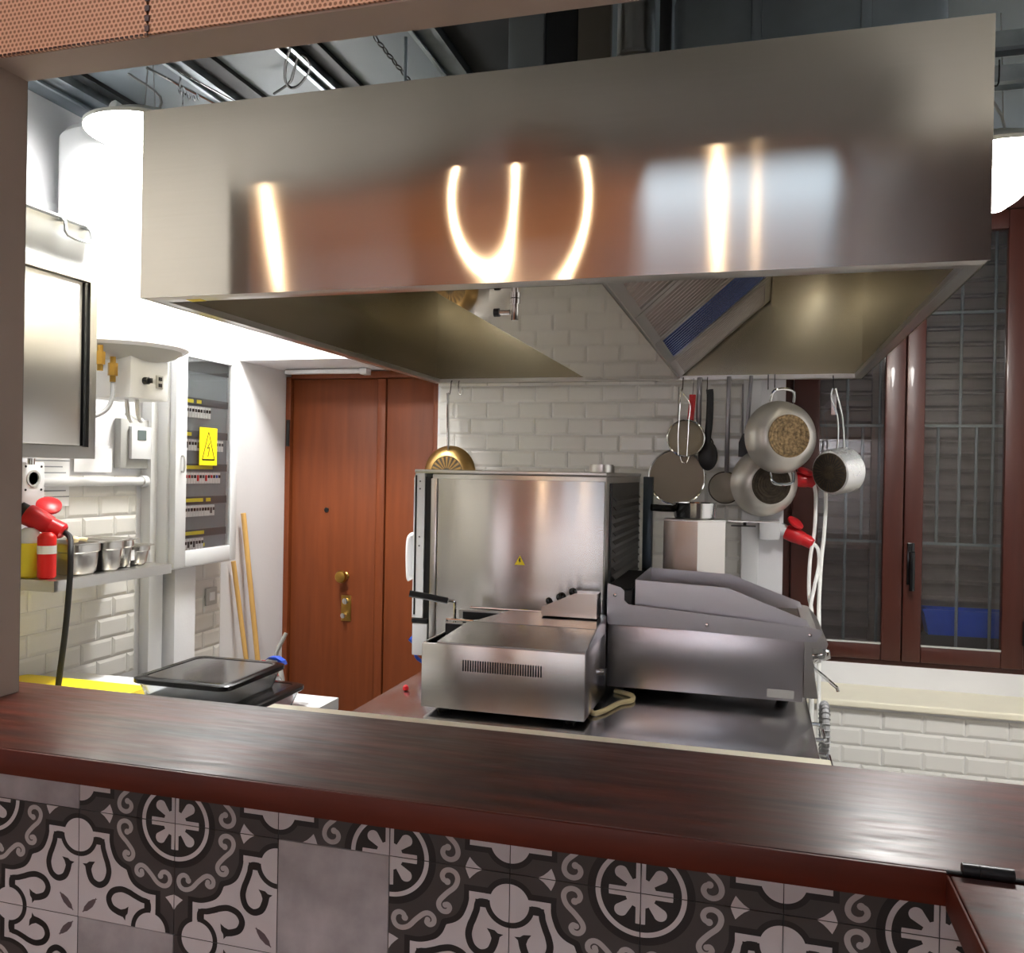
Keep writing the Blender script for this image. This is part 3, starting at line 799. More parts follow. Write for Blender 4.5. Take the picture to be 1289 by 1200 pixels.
# ================================================================== LEFT WALL
# stainless wall cabinet
cb = thing('wall_cabinet', (-2.07, 1.75, 1.598), 'stainless steel wall cabinet with a framed door at the left edge', 'cabinet')
obj('body', B(LW+0.001, -1.925, 1.42, 2.135, 1.598, 2.15, bev=0.003), 'satin_steel', cb)
bm = NB(); X0, X1 = -1.924, -1.90
box(bm, X0, X1, 1.42, 2.135, 2.118, 2.15); box(bm, X0, X1, 1.42, 2.135, 1.598, 1.632); box(bm, X0, X1, 2.108, 2.135, 1.632, 2.118)
obj('frame', bm, 'satin_steel', cb)
d = obj('door', B(-1.922, -1.908, 1.42, 2.085, 1.636, 2.114, bev=0.002), 'satin_steel', cb)
obj('door_edge', B(-1.921, -1.904, 2.090, 2.099, 1.636, 2.114), 'black', d)
bm = NB(); cyl(bm, (-2.02, 2.02, 1.596), (-2.02, 2.02, 1.578), 0.010); obj('drain_plug', bm, 'chrome', cb)
# roasting tin on top
rt = thing('roasting_pan', (-2.06, 1.98, 2.1505), 'pale aluminium roasting pan with a drop handle on top of the wall cabinet', 'pan')
bm = NB()
def rr(x0, x1, y0, y1, z, r, n=5):
    out = []
    for cx, cy, a in ((x1-r, y1-r, 0), (x0+r, y1-r, PI/2), (x0+r, y0+r, PI), (x1-r, y0+r, 1.5*PI)):
        for i in range(n+1): out.append(V(cx+r*math.cos(a+PI/2*i/n), cy+r*math.sin(a+PI/2*i/n), z))
    return out
x0, x1, y0, y1 = -2.2, -1.90, 1.66, 2.15
ring_skin(bm, [rr(x0+.03, x1-.03, y0+.03, y1-.03, 2.151, .05), rr(x0+.012, x1-.012, y0+.012, y1-.012, 2.175, .06), rr(x0, x1, y0, y1, 2.27, .06), rr(x0-.012, x1+.012, y0-.012, y1+.012, 2.273, .07), rr(x0-.012, x1+.012, y0-.012, y1+.012, 2.279, .07), rr(x0+.004, x1-.004, y0+.004, y1-.004, 2.278, .06), rr(x0+.02, x1-.02, y0+.02, y1-.02, 2.165, .05)])
obj('tub', bm, 'tin_aluminium', rt)
bm = NB(); tube(bm, [(x1+.004, 1.985, 2.268), (x1+.02, 1.985, 2.262), (x1+.026, 1.99, 2.225), (x1+.026, 2.075, 2.225), (x1+.02, 2.08, 2.262), (x1+.004, 2.08, 2.268)], 0.005, 8, smooth=3)
obj('handle', bm, 'tin_aluminium', rt)
# small cover plate above the cabinet
pt = thing('cover_plate', (LW+0.004, 2.33, 2.36), 'small white cover plate with a key lock on the wall above the roasting pan', 'plate')
obj('plate', B(LW+0.0005, LW+0.006, 2.285, 2.375, 2.365, 2.44, bev=.002), 'white_plastic', pt)
bm = NB(); lathe(bm, [(.008, 0), (.008, .012), (.003, .013)], 12, axis_mtx((LW+0.006, 2.36, 2.385), (1, 0, 0))); obj('key_lock', bm, 'panel_dark', pt)
# boiler
bl = thing('water_heater', (-2.045, 2.42, 1.80), 'white cylindrical water heater on the left wall behind the lamp', 'boiler')
bc = V(-2.045, 2.42, 0); Rb = 0.2
bm = NB(); lathe(bm, [(0.02, 2.675), (0.14, 2.668), (0.185, 2.655), (Rb, 2.635), (Rb, 1.985), (Rb+0.006, 1.983), (Rb+0.006, 1.972), (0.192, 1.962)], 48, Matrix.Translation(bc))
obj('tank', bm, 'white_enamel', bl)
bm = NB(); lathe(bm, [(0.19, 1.964), (0.16, 1.945), (0.10, 1.925), (0.03, 1.92)], 40, Matrix.Translation(bc)); dm = obj('bottom_dome', bm, 'grey_plastic', bl)
bm = NB(); box(bm, -2.13, -1.945, 2.335, 2.52, 1.80, 1.935, bev=0.004); cbx = obj('control_box', bm, 'white_plastic', bl)
bm = NB(); lathe(bm, [(0.012, 0), (0.012, 0.016), (0.008, 0.018)], 14, axis_mtx((-1.945, 2.40, 1.86), (1, 0, 0))); box(bm, -1.93, -1.915, 2.396, 2.404, 1.852, 1.868); obj('thermostat_knob', bm, 'black', cbx)
bm = NB(); box(bm, -1.945, -1.941, 2.455, 2.49, 1.84, 1.885, bev=0.002); sw = obj('switch_plate', bm, 'grey_plastic', cbx)
bm = NB()
for z_ in (1.852, 1.873): box(bm, -1.941, -1.938, 2.465, 2.48, z_-0.006, z_+0.006)
obj('rocker_switch', bm, 'black', cbx)
bm = NB()
for x_ in (-2.03, -1.99): tube(bm, [(x_, 2.42, 1.80), (x_-0.01, 2.44, 1.75), (x_-0.05, 2.50, 1.735), (x_-0.08, 2.54, 1.74), (-2.18, 2.6, 1.765)], 0.007, 8, smooth=4)
obj('supply_cable', bm, 'cable_white', bl)
for x_, y_, z_ in ((-1.980, 2.24, 1.905), (-1.975, 2.29, 1.875)):
    bm = NB(); cyl(bm, (x_, y_, z_+0.05), (x_, y_, z_-0.03), 0.009); cyl(bm, (x_, y_, z_+0.03), (x_, y_, z_-0.01), 0.015, seg=6)
    obj('brass_fitting', bm, 'brass', bl)
bm = NB(); tube(bm, [(-1.975, 2.29, 1.845), (-1.975, 2.29, 1.80), (-1.985, 2.28, 1.76), (-2.005, 2.25, 1.735), (-2.035, 2.20, 1.725)], 0.007, 8, smooth=4); obj('flexible_hose', bm, 'cable_grey', bl)
# thermostat
tb = thing('thermostat', (LW+0.02, 2.70, 1.57), 'beige thermostat with a small grey display on the left wall under the boiler', 'thermostat')
obj('base', B(LW+0.001, LW+0.03, 2.62, 2.775, 1.57, 1.752, bev=0.003), 'grey_plastic', tb)
u_ = obj('control_unit', B(LW+0.03, LW+0.045, 2.66, 2.765, 1.605, 1.725, bev=0.002), 'white_plastic', tb)
obj('display', B(LW+0.045, LW+0.047, 2.69, 2.735, 1.675, 1.712), 'lcd', u_)
# conduit along the wall
bm = NB(); cyl(bm, (LW+0.025, 2.16, 1.522), (LW+0.025, 2.745, 1.522), 0.016, seg=14); cyl(bm, (LW+0.025, 2.735, 1.522), (LW+0.025, 2.76, 1.522), 0.022, seg=14)
cyl(bm, (LW+0.025, 2.745, 1.522), (LW-0.005, 2.745, 1.522), 0.012)
solo('conduit_pipe', bm, 'white_plastic', 'white round conduit running level along the left wall above the shelf', 'pipe')
for k, (y0, y1, z0, z1, lb) in enumerate(((2.24, 2.40, 1.44, 1.66, 'white printed sheet pinned on the left wall beside the socket box'), (2.42, 2.60, 1.555, 1.64, 'small white sheet pinned right of the larger one under the cabinet'))):
    pt = thing('paper_sheet', (LW+0.009, (y0+y1)/2, z0), lb, 'paper')
    obj('sheet', B(LW+0.0095, LW+0.0105, y0, y1, z0, z1), 'paper', pt)
    bm = NB()
    if k == 0:
        for j in range(9): box(bm, LW+0.0106, LW+0.0108, y0+0.012, y1-0.03+0.015*(j % 3), z1-0.03-j*0.02, z1-0.026-j*0.02)
        obj('print', bm, 'ink_grey', pt)
    else: bm.free()
# industrial socket box with red plug
sb = thing('socket_box', (LW+0.05, 2.24, 1.36), 'white industrial socket box on the left wall above the shelf', 'socket')
bm = NB(); box(bm, LW+0.010, LW+0.10, 2.095, 2.204, 1.44, 1.585, bev=0.005); prism(bm, [(2.105, 1.44), (2.195, 1.44), (2.195, 1.36), (2.12, 1.37)], LW+0.010, LW+0.08, 'x')
obj('housing', bm, 'white_plastic', sb)
bm = NB(); lathe(bm, [(0.026, 0), (0.026, 0.004), (0.02, 0.004), (0.018, -0.01)], 20, axis_mtx((LW+0.10, 2.158, 1.535), (1, 0, 0))); obj('outlet', bm, 'grey_plastic', sb)
bm = NB()
for yy, zz in ((2.13, 1.572), (2.19, 1.572), (2.13, 1.50), (2.19, 1.50)): lathe(bm, [(0.004, 0), (0.003, 0.002)], 8, axis_mtx((LW+0.10, yy, zz), (1, 0, 0)))
obj('screws', bm, 'black', sb)
def red_plug(t, a, b, lid_c, lid_n, r=0.03):
    a, b = Vector(a), Vector(b); d = b-a; n = d.normalized()
    bm = NB(); m = axis_mtx(a, n); L_ = d.length
    lathe(bm, [(r*0.9, 0), (r*1.02, 0.006), (r, L_*0.35), (r*0.86, L_*0.62), (r*0.8, L_*0.64), (r*0.78, L_*0.94), (r*0.6, L_), (r*0.3, L_)], 20, m)
    p = obj('plug_body', bm, 'red_plastic', t)
    bm = NB(); lathe(bm, [(0.002, -0.008), (r*0.9, -0.008), (r*1.1, -0.004), (r*1.1, 0.004), (r*0.8, 0.009), (0.002, 0.010)], 24, axis_mtx(lid_c, lid_n)); obj('flap_lid', bm, 'red_plastic', t)
    return p
pl = thing('industrial_plug', (LW+0.12, 2.28, 1.33), 'red industrial plug with open round lid above the shelf bottles', 'plug')
red_plug(pl, (-2.13, 2.115, 1.428), (-2.035, 2.165, 1.372), (-2.10, 2.17, 1.452), (0.50, -0.42, 0.75), 0.033)
obj('collar', cyl(NB(), (-2.148, 2.106, 1.439), (-2.13, 2.115, 1.428), 0.028), 'black', pl)
bm = NB(); tube(bm, [(-2.035, 2.165, 1.372), (-2.0, 2.15, 1.358), (-1.962, 2.112, 1.32), (-1.955, 2.103, 1.238), (-1.955, 2.090, 1.10), (-1.955, 2.072, 0.98), (-1.955, 2.065, 0.932)], 0.0085, 10, smooth=6)
solo('black_cable', bm, 'rubber', 'thick black cable hanging from the red plug over the shelf edge', 'cable')
# shelf
sf = thing('wall_shelf', (-2.1, 2.33, 1.19), 'stainless steel wall shelf with steel pans and bottles on the left wall', 'shelf')
bm = NB(); box(bm, LW+0.010, -1.985, 2.07, 2.60, 1.232, 1.236); box(bm, -1.985, -1.981, 2.07, 2.60, 1.203, 1.236); box(bm, LW+0.010, -1.985, 2.07, 2.074, 1.203, 1.232); box(bm, LW+0.010, -1.985, 2.596, 2.60, 1.203, 1.232)
obj('board', bm, 'satin_steel', sf)
for y_ in (2.16, 2.50):
    bm = NB(); prism(bm, [(LW+0.010, 1.2315), (-2.10, 1.2315), (-2.12, 1.212), (LW+0.010, 1.185)], y_, y_+0.004, 'y'); obj('bracket', bm, 'satin_steel', sf)
# gastronorm pans
def gn(y0, y1, h, label, xf=-2.0, xb=-2.2):
    bm = NB(); z0 = 1.2365
    ring_skin(bm, [rr(xb+.016, xf-.016, y0+.016, y1-.016, z0, .025, 4), rr(xb+.010, xf-.010, y0+.010, y1-.010, z0+.01, .025, 4), rr(xb+.006, xf-.006, y0+.006, y1-.006, z0+h*.68, .025, 4), rr(xb+.002, xf-.002, y0+.002, y1-.002, z0+h*.72, .025, 4), rr(xb+.002, xf-.002, y0+.002, y1-.002, z0+h-.006, .025, 4), rr(xb-.008, xf+.008, y0-.005, y1+.005, z0+h-.003, .02, 4), rr(xb-.008, xf+.008, y0-.005, y1+.005, z0+h, .02, 4), rr(xb+.004, xf-.004, y0+.004, y1-.004, z0+h-.001, .025, 4), rr(xb+.012, xf-.012, y0+.012, y1-.012, z0+.02, .025, 4)])
    return solo('steel_food_pan', bm, 'satin_steel', label, 'pan', 'steel food pans on the wall shelf')
gn(2.178, 2.298, 0.10, 'largest steel food pan on the wall shelf, next to the bottles')
gn(2.310, 2.402, 0.10, 'steel food pan second from the bottles on the wall shelf')
gn(2.414, 2.475, 0.098, 'steel food pan third from the bottles, with a small white label', xf=-2.02)
gn(2.488, 2.570, 0.07, 'lowest small steel food pan at the far end of the shelf', xf=-2.03)
bm = B(-2.0245, -2.0235, 2.445, 2.462, 1.26, 1.295)
solo('label_tag', bm, 'paper', 'small blank white label stuck on the third steel food pan', 'label')
def bottle(x, y, label, fill, top, r=0.026, h=0.15):
    t = thing('sauce_bottle', (x, y, 1.2365), label, 'bottle', 'sauce bottles on the wall shelf')
    z0 = 1.2365
    bm = NB(); lathe(bm, [(r*.8, 0), (r, .006), (r, h*.68), (r*.99, h*.7)], 24, Matrix.Translation((x, y, z0))); obj('lower_body', bm, fill, t)
    bm = NB(); lathe(bm, [(r*.99, h*.7), (r, h*.9), (r*.8, h*.96), (r*.5, h)], 24, Matrix.Translation((x, y, z0+.0005))); obj('upper_body', bm, top, t)
    return t
bottle(-2.108, 2.106, 'squat bottle half filled with yellow sauce on the wall shelf', 'yellow_liquid', 'white_plastic', 0.028)
t = bottle(-2.045, 2.108, 'red squeeze bottle with a white label on the wall shelf', 'red_bright', 'red_bright', 0.026, 0.138)
bm = NB(); lathe(bm, [(0.0268, 0.075), (0.0268, 0.10)], 20, Matrix.Translation((-2.045, 2.108, 1.2365)), cap=False)
obj('label_band', bm, 'paper', t, 'white label band')
bm = NB(); lathe(bm, [(.03, 0), (.034, .005), (.034, .08), (.03, .088), (.02, .09)], 20, Matrix.Translation((-2.19, 2.135, 1.2365)))
solo('plastic_tub', bm, 'white_plastic', 'white plastic tub behind the red bottle on the wall shelf', 'tub')
bm = NB(); lathe(bm, [(.004, 0), (.010, .003), (.012, .012), (.006, .02)], 12, axis_mtx((-2.02, 2.19, 1.339), (0, 0.2, 1))); tube(bm, [(-2.03, 2.17, 1.347), (-2.015, 2.205, 1.350), (-2.0, 2.22, 1.346)], 0.006, 8, smooth=3)
solo('yellow_clip', bm, 'cable_cream', 'small cream clip lying on the rim of the largest food pan', 'clip')
# vertical trunking
for y0, y1, x1, z0, z1, lb in ((2.765, 2.845, LW+0.045, 0.0, 2.0, 'white vertical trunking on the left wall beside the shelf'), (2.30, 2.34, LW+0.03, 1.7, 2.0, 'thin white upright pipe cover beside the boiler')):
    solo('wall_trunking', B(LW+0.0005, x1, y0, y1, z0, z1, bev=0.003), 'white_plastic', lb, 'trunking')
solo('wall_pier', B(LW+0.0005, -2.17, 2.87, 3.0, 0.0, 1.178, bev=0.003), 'white_wall', 'white boxed pier on the left wall below the electrical panel', 'pier')
ss = thing('wall_socket', (LW+0.01, 3.2, 0.99), 'small flush wall socket below the electrical panel', 'socket')
obj('plate', B(LW+0.0085, LW+0.018, 3.16, 3.235, 0.99, 1.065, bev=0.003), 'grey_plastic', ss)
obj('insert', B(LW+0.018, LW+0.021, 3.18, 3.215, 1.01, 1.045), 'white_plastic', ss)
# electrical panel
ep = thing('electrical_panel', (-2.19, 3.01, 1.18), 'white electrical panel with glazed door and rows of breakers on the left wall', 'panel')
PX = -2.13
obj('cabinet_box', B(LW+0.0005, PX-0.03, 2.80, 3.225, 1.18, 2.085, bev=0.004), 'white_enamel', ep)
bm = NB(); a, b, c, d_ = 2.876, 3.172, 1.252, 2.008
box(bm, PX-0.028, PX, 2.81, a, 1.19, 2.075, bev=0.003); box(bm, PX-0.028, PX, b, 3.215, 1.19, 2.075, bev=0.003); box(bm, PX-0.028, PX, a, b, 1.19, c, bev=0.003); box(bm, PX-0.028, PX, a, b, d_, 2.075, bev=0.003)
pd = obj('door', bm, 'white_enamel', ep)
obj('pane', B(PX-0.0085, PX-0.0075, a, b, c, d_), 'window_glass', pd)
bm = NB(); tube(bm, [(PX, 2.845, 1.62), (PX+0.012, 2.845, 1.615), (PX+0.012, 2.845, 1.565), (PX, 2.845, 1.56)], 0.004, 8, smooth=3); obj('latch', bm, 'grey_plastic', pd)
obj('backplate', B(PX-0.0295, PX-0.026, a, b, c, d_), 'panel_grey', ep)
random.seed(3)
for k in range(5):
    zl = 1.84-0.131*k
    st = obj('label_strip', B(PX-0.026, PX-0.022, a, b, zl-0.016, zl+0.014), 'panel_dark', ep)
    bm = NB(); y_ = a+0.015
    for wdt in ([0.05, 0.03], [0.04], [0.18], [0.12, 0.03], [0.13])[k]:
        box(bm, PX-0.022, PX-0.021, y_, y_+wdt, zl-0.007, zl+0.007); y_ += wdt+0.02
    obj('yellow_label', bm, 'yellow_label', st)
    zb = zl-0.043; y_ = a+0.008; yend = a+(0.16, 0.24, 0.23, 0.2, 0.13)[k]
    while y_ < yend:
        br = obj('breaker', B(PX-0.026, PX-0.014, y_, y_+0.016, zb-0.022, zb+0.022), 'breaker_white', ep)
        obj('lever', B(PX-0.014, PX-0.0098, y_+0.004, y_+0.012, zb+(0.0 if random.random() < .8 else -0.012), zb+0.012), random.choice(['black', 'black', 'panel_dark', 'blue_plastic', 'red_plastic'] if k == 2 else ['black', 'panel_dark']), br)
        y_ += 0.0178
bm = B(PX-0.026, PX-0.021, a, b, d_-0.05, d_); obj('label_strip', bm, 'panel_dark', ep)
obj('yellow_label', B(PX-0.026, PX-0.024, 2.99, 3.03, 1.258, 1.272), 'yellow_label', ep)
# warning sign: yellow plate, triangle outline, flash
ws = thing('warning_sign', (PX+0.001, 3.02, 1.59), 'yellow high voltage warning sign with black triangle on the panel door', 'sign')
y0, y1, z0, z1 = 2.962, 3.075, 1.587, 1.738
obj('plate', B(PX-0.0065, PX-0.004, y0, y1, z0, z1), 'yellow', ws)
bm = NB()
def line_yz(bm, p, q, wd, x=PX-0.004):
    p, q = V(x, *p), V(x, *q); d = (q-p).normalized(); n = V(0, -d.z, d.y)*wd/2
    slab(bm, [p-n, q-n, q+n, p+n], 0.0006)
tri = [(y0+.016, z0+.022), (y1-.016, z0+.022), ((y0+y1)/2, z1-.016)]
for i in range(3): line_yz(bm, tri[i], tri[(i+1) % 3], 0.004 if i else 0.006)
yc = (y0+y1)/2
for p, q in (((yc+.008, z0+.09), (yc-.008, z0+.068)), ((yc-.008, z0+.068), (yc+.008, z0+.072)), ((yc+.008, z0+.072), (yc-.004, z0+.034))): line_yz(bm, p, q, 0.004)
obj('symbol', bm, 'black', ws, 'black triangle with flash symbol', smooth=False)
# brooms and dustpan in the corner
for p0, p1, r_, lb in (((-2.14, 3.55, 0.02), (-2.215, 3.396, 1.375), 0.0115, 'taller light wooden broom handle leaning in the corner by the door'), ((-2.12, 3.47, 0.02), (-2.222, 3.335, 1.165), 0.0105, 'shorter wooden broom handle leaning behind the taller one')):
    t = thing('broom', (p0[0], p0[1], 0), lb, 'broom')
    obj('handle', cyl(NB(), p0, p1, r_, seg=12), 'broom_wood', t)
    bm = NB(); box(bm, p0[0]-0.03, p0[0]+0.03, p0[1]-0.025, p0[1]+0.025, 0.002, 0.05, bev=0.006); obj('head', bm, 'blue_plastic', t)
bm = NB(); tube(bm, [(-2.02, 3.50, 0.12), (-2.06, 3.49, 0.62), (-2.085, 3.47, 0.72), (-2.06, 3.49, 0.80), (-2.05, 3.50, 0.83)], 0.013, 10, smooth=3, flat=(0.016, 0.008))
box(bm, -2.04, -1.9, 3.44, 3.56, 0.003, 0.02); box(bm, -2.04, -1.9, 3.50, 3.51, 0.02, 0.14)
solo('dustpan', bm, 'grey_plastic', 'grey dustpan with an upright bent handle beside the brooms', 'dustpan')

# left worktable with board, boxes, spray bottle
wt = thing('worktable', (-1.75, 2.0, 0), 'white topped kitchen worktable behind the left end of the bar', 'table')
obj('top', B(LW+0.012, -1.2, 1.6, 2.36, 0.855, 0.892, bev=0.003), 'white_plastic', wt)
for x_, y_ in ((-2.19, 1.66), (-1.26, 1.66), (-2.19, 2.3), (-1.26, 2.3)): obj('leg', B(x_-.02, x_+.02, y_-.02, y_+.02, 0, 0.855), 'satin_steel', wt)
bm = NB(); ring_skin(bm, [rr(-2.19, -1.735, 1.80, 2.185, z_, .02, 4) for z_ in (0.8925, 0.921)])
solo('cutting_board', bm, 'yellow', 'bright yellow plastic cutting board at the left end of the bar', 'board')
def food_box(x0, x1, y0, y1, z0, z1, label, body, lidm, zl):
    t = thing('food_container', ((x0+x1)/2, (y0+y1)/2, z0), label, 'container')
    bm = NB(); n = 4
    ring_skin(bm, [rr(x0+.02, x1-.02, y0+.02, y1-.02, z0, .03), rr(x0+.006, x1-.006, y0+.006, y1-.006, z1, .03), rr(x0+.009, x1-.009, y0+.009, y1-.009, z1, .03), rr(x0+.023, x1-.023, y0+.023, y1-.023, z0+.004, .03)]); obj('tub', bm, body, t)
    bm = NB(); ring_skin(bm, [rr(x0, x1, y0, y1, z1+.0006, .03), rr(x0-.004, x1+.004, y0-.004, y1+.004, z1+.004, .03), rr(x0-.004, x1+.004, y0-.004, y1+.004, z1+.014, .03), rr(x0+.004, x1-.004, y0+.004, y1-.004, z1+.018, .03), rr(x0+.02, x1-.02, y0+.02, y1-.02, z1+.018, .03)], cap=False); l_ = obj('lid_rim', bm, 'black_gloss', t)
    bm = NB(); ring_skin(bm, [rr(x0+.019, x1-.019, y0+.019, y1-.019, z1+.012, .03), rr(x0+.019, x1-.019, y0+.019, y1-.019, z1+.0165, .03)]); obj('lid_window', bm, lidm, t)
    return t
food_box(-1.592, -1.30, 1.93, 2.225, 0.953, 1.0, 'clear food container with a smoky black rimmed lid, upper of the stack', 'clear_plastic', 'smoke_plastic', 1.0)
t = food_box(-1.60, -1.262, 1.92, 2.27, 0.893, 0.934, 'low food container with red contents, lower of the stack', 'clear_plastic', 'black_gloss', 0.95)
bm = B(-1.55, -1.285, 1.96, 2.24, 0.898, 0.93, bev=0.006); obj('red_contents', bm, 'red_plastic', t)
sp = thing('spray_bottle', (-1.375, 2.31, 0.8925), 'white spray bottle with blue trigger head beside the stacked containers', 'bottle')
sx, sy = -1.395, 2.315
bm = NB(); lathe(bm, [(.028, .8930), (.031, .90), (.031, .92), (.02, .945), (.012, .955)], 20, Matrix.Translation((sx, sy, 0))); obj('flask', bm, 'clear_plastic', sp)
bm = NB(); cyl(bm, (sx, sy, .952), (sx, sy, .968), .0125); obj('collar', bm, 'red_bright', sp)
bm = NB(); prism(bm, [(sx-.03, .985), (sx-.028, .995), (sx-.01, 1.003), (sx+.018, 1.0), (sx+.02, .985), (sx+.012, .968), (sx-.012, .968), (sx-.014, .98)], sy-.011, sy+.011, 'y'); hd_ = obj('trigger_head', bm, 'white_plastic', sp)
bm = NB(); prism(bm, [(sx-.026, .998), (sx-.012, 1.009), (sx+.012, 1.010), (sx+.032, 1.0), (sx+.038, .988), (sx+.024, .99), (sx+.016, 1.0015), (sx-.012, 1.0045)], sy-.012, sy+.012, 'y'); obj('cover', bm, 'blue_plastic', hd_)
bm = NB(); cyl(bm, (sx-.03, sy, .99), (sx-.042, sy, .99), .006); obj('nozzle', bm, 'red_plastic', hd_)

# ================================================================== COOKING ISLAND
ZT = 0.9
it = thing('cooking_island', (-0.46, 2.85, 0), 'stainless steel cooking island with a flat worktop under the hood', 'table')
obj('worktop', B(-1.085, 0.16, 1.98, 3.70, 0.862, ZT, bev=0.003), 'top_steel', it)
obj('cabinet', B(-1.05, 0.13, 2.03, 3.66, 0.12, 0.861), 'satin_steel', it)
for x_, y_ in ((-1.0, 2.1), (0.08, 2.1), (-1.0, 3.6), (0.08, 3.6)): obj('leg', cyl(NB(), (x_, y_, 0), (x_, y_, 0.12), 0.025), 'satin_steel', it)
for ya, yb in ((2.29, 2.43), (2.56, 2.72)):
    dr_ = obj('drawer_front', B(0.131, 0.148, ya-0.06, yb+0.06, 0.62, 0.858, bev=0.003), 'satin_steel', it)
    bm = NB(); tube(bm, [(0.149, ya, 0.845), (0.192, ya, 0.845), (0.196, ya+.008, 0.845), (0.196, yb-.008, 0.845), (0.192, yb, 0.845), (0.149, yb, 0.845)], 0.006, 8); obj('handle', bm, 'chrome', dr_)
bm = NB(); pts = []
for k in range(60):
    t_ = 2*PI*k/59*1.05; pts.append(V(0.215+0.0*k, 2.83+0.07*math.cos(t_), 0.80+0.075*math.sin(t_)))
rings_r = []
tube(bm, pts, 0.011, 8)
for k in range(2, 58, 2):
    d_ = (pts[k+1]-pts[k-1]).normalized(); lathe(bm, [(0.011, -.0025), (0.0145, 0), (0.011, .0025)], 10, axis_mtx(pts[k], d_, (1, 0, 0)), cap=False)
solo('corrugated_hose', bm, 'cable_grey', 'grey corrugated hose coiled at the right side of the cooking island', 'hose')

# fryer
fr = thing('deep_fryer', (-0.665, 2.42, ZT), 'stainless steel countertop fryer with a vent grille at the front of the island', 'fryer')
FX0, FX1, FY0, FY1 = -0.897, -0.43, 2.262, 2.585
bm = NB(); box(bm, FX0, FX1, FY0, FY0+.008, 0.918, 1.0985, bev=0.002); box(bm, FX0, FX0+.008, FY0+.008, FY1-.008, 0.918, 1.0985, bev=0.002); box(bm, FX0, FX1, FY1-.008, FY1, 0.918, 1.0985, bev=0.002); box(bm, FX1-.008, FX1, FY0+.008, FY1-.008, 0.918, 1.0985, bev=0.002); box(bm, FX0+.008, FX1-.008, FY0+.008, FY1-.008, 0.918, 1.03)
obj('body', bm, 'oven_steel', fr)
for x_, y_ in ((FX0+.05, FY0+.05), (FX1-.05, FY0+.05), (FX0+.05, FY1-.05), (FX1-.05, FY1-.05)): obj('foot', cyl(NB(), (x_, y_, ZT+.0005), (x_, y_, .919), .018), 'black', fr)
bm = NB()
for k in range(32):
    x_ = -0.773+0.222*k/31; box(bm, x_-.0020, x_+.0020, FY0-.0007, FY0+.002, 1.027, 1.058)
obj('vent_slots', bm, 'black', fr, smooth=False)
# top frame with two wells open at the left, covers over the rest
bm = NB()
box(bm, FX0+.008, FX0+.014, FY0+.008, FY1-.008, 1.06, 1.102); box(bm, FX0, -0.62, FY1-.012, FY1, 1.099, 1.144); box(bm, -0.62, FX1, FY1-.012, FY1, 1.099, 1.115); box(bm, FX0+.014, FX1-.012, 2.415, 2.424, 1.032, 1.130)
obj('well_rims', bm, 'satin_steel', fr)
bm = NB(); box(bm, FX0+.014, -0.78, FY0+.010, 2.414, 1.031, 1.050); box(bm, FX0+.014, -0.70, 2.426, FY1-.013, 1.031, 1.060); box(bm, FX0+.014, -0.812, 2.4135, 2.4148, 1.0505, 1.127); box(bm, FX0+.0142, FX0+.0155, FY0+.010, 2.413, 1.0505, 1.098); box(bm, FX0+.014, -0.70, FY1-.0138, FY1-.0122, 1.0605, 1.139); box(bm, FX0+.0142, FX0+.0155, 2.426, FY1-.014, 1.0605, 1.098); obj('oil_well', bm, 'black', fr)
def cover(name, x0l, x0r, ya, yb, za, zb, m):
    bm = NB()
    v = [(x0l, ya, za), (FX1, ya, za), (FX1-.003, yb, zb), (x0r, yb, zb)]
    slab(bm, v, 0.004); 
    slab(bm, [(x0l, ya, min(1.0992, za-.0005)), (FX1, ya, min(1.0992, za-.0005)), (FX1, ya, za), (x0l, ya, za)], 0.003)
    slab(bm, [(FX1-.003, ya, 1.0988), (FX1-.003, yb, 1.0988), (FX1-.003, yb, zb), (FX1-.003, ya, za)], 0.003)
    return obj(name, bm, m, fr)
cover('near_cover', -0.852, -0.815, FY0, 2.42, 1.0995, 1.133, 'top_steel')
cover('far_cover', -0.80, -0.72, 2.422, FY1-.002, 1.134, 1.150, 'top_steel')
bm = NB(); tube(bm, [(-0.885, 2.43, 1.137), (-0.80, 2.43, 1.137), (-0.79, 2.44, 1.137)], .004, 8); tube(bm, [(-0.86, FY1-.006, 1.152), (FX1-.19, FY1-.006, 1.152)], .0045, 8); tube(bm, [(-0.885, 2.43, 1.137), (-0.885, 2.43, 1.093)], .004, 8)
obj('basket_rim', bm, 'chrome', fr)
bk = NB(); tube(bk, [(-0.885, 2.50, 1.098), (-0.885, 2.50, 1.172), (-0.892, 2.50, 1.180), (-0.910, 2.49, 1.183)], .0045, 8, smooth=3); hw_ = obj('basket_wire', bk, 'chrome', fr)
bm = NB(); tube(bm, [(-0.905, 2.49, 1.182), (-0.96, 2.47, 1.194), (-1.015, 2.45, 1.204)], .0105, 12); obj('basket_grip', bm, 'black', fr, 'black basket grip')
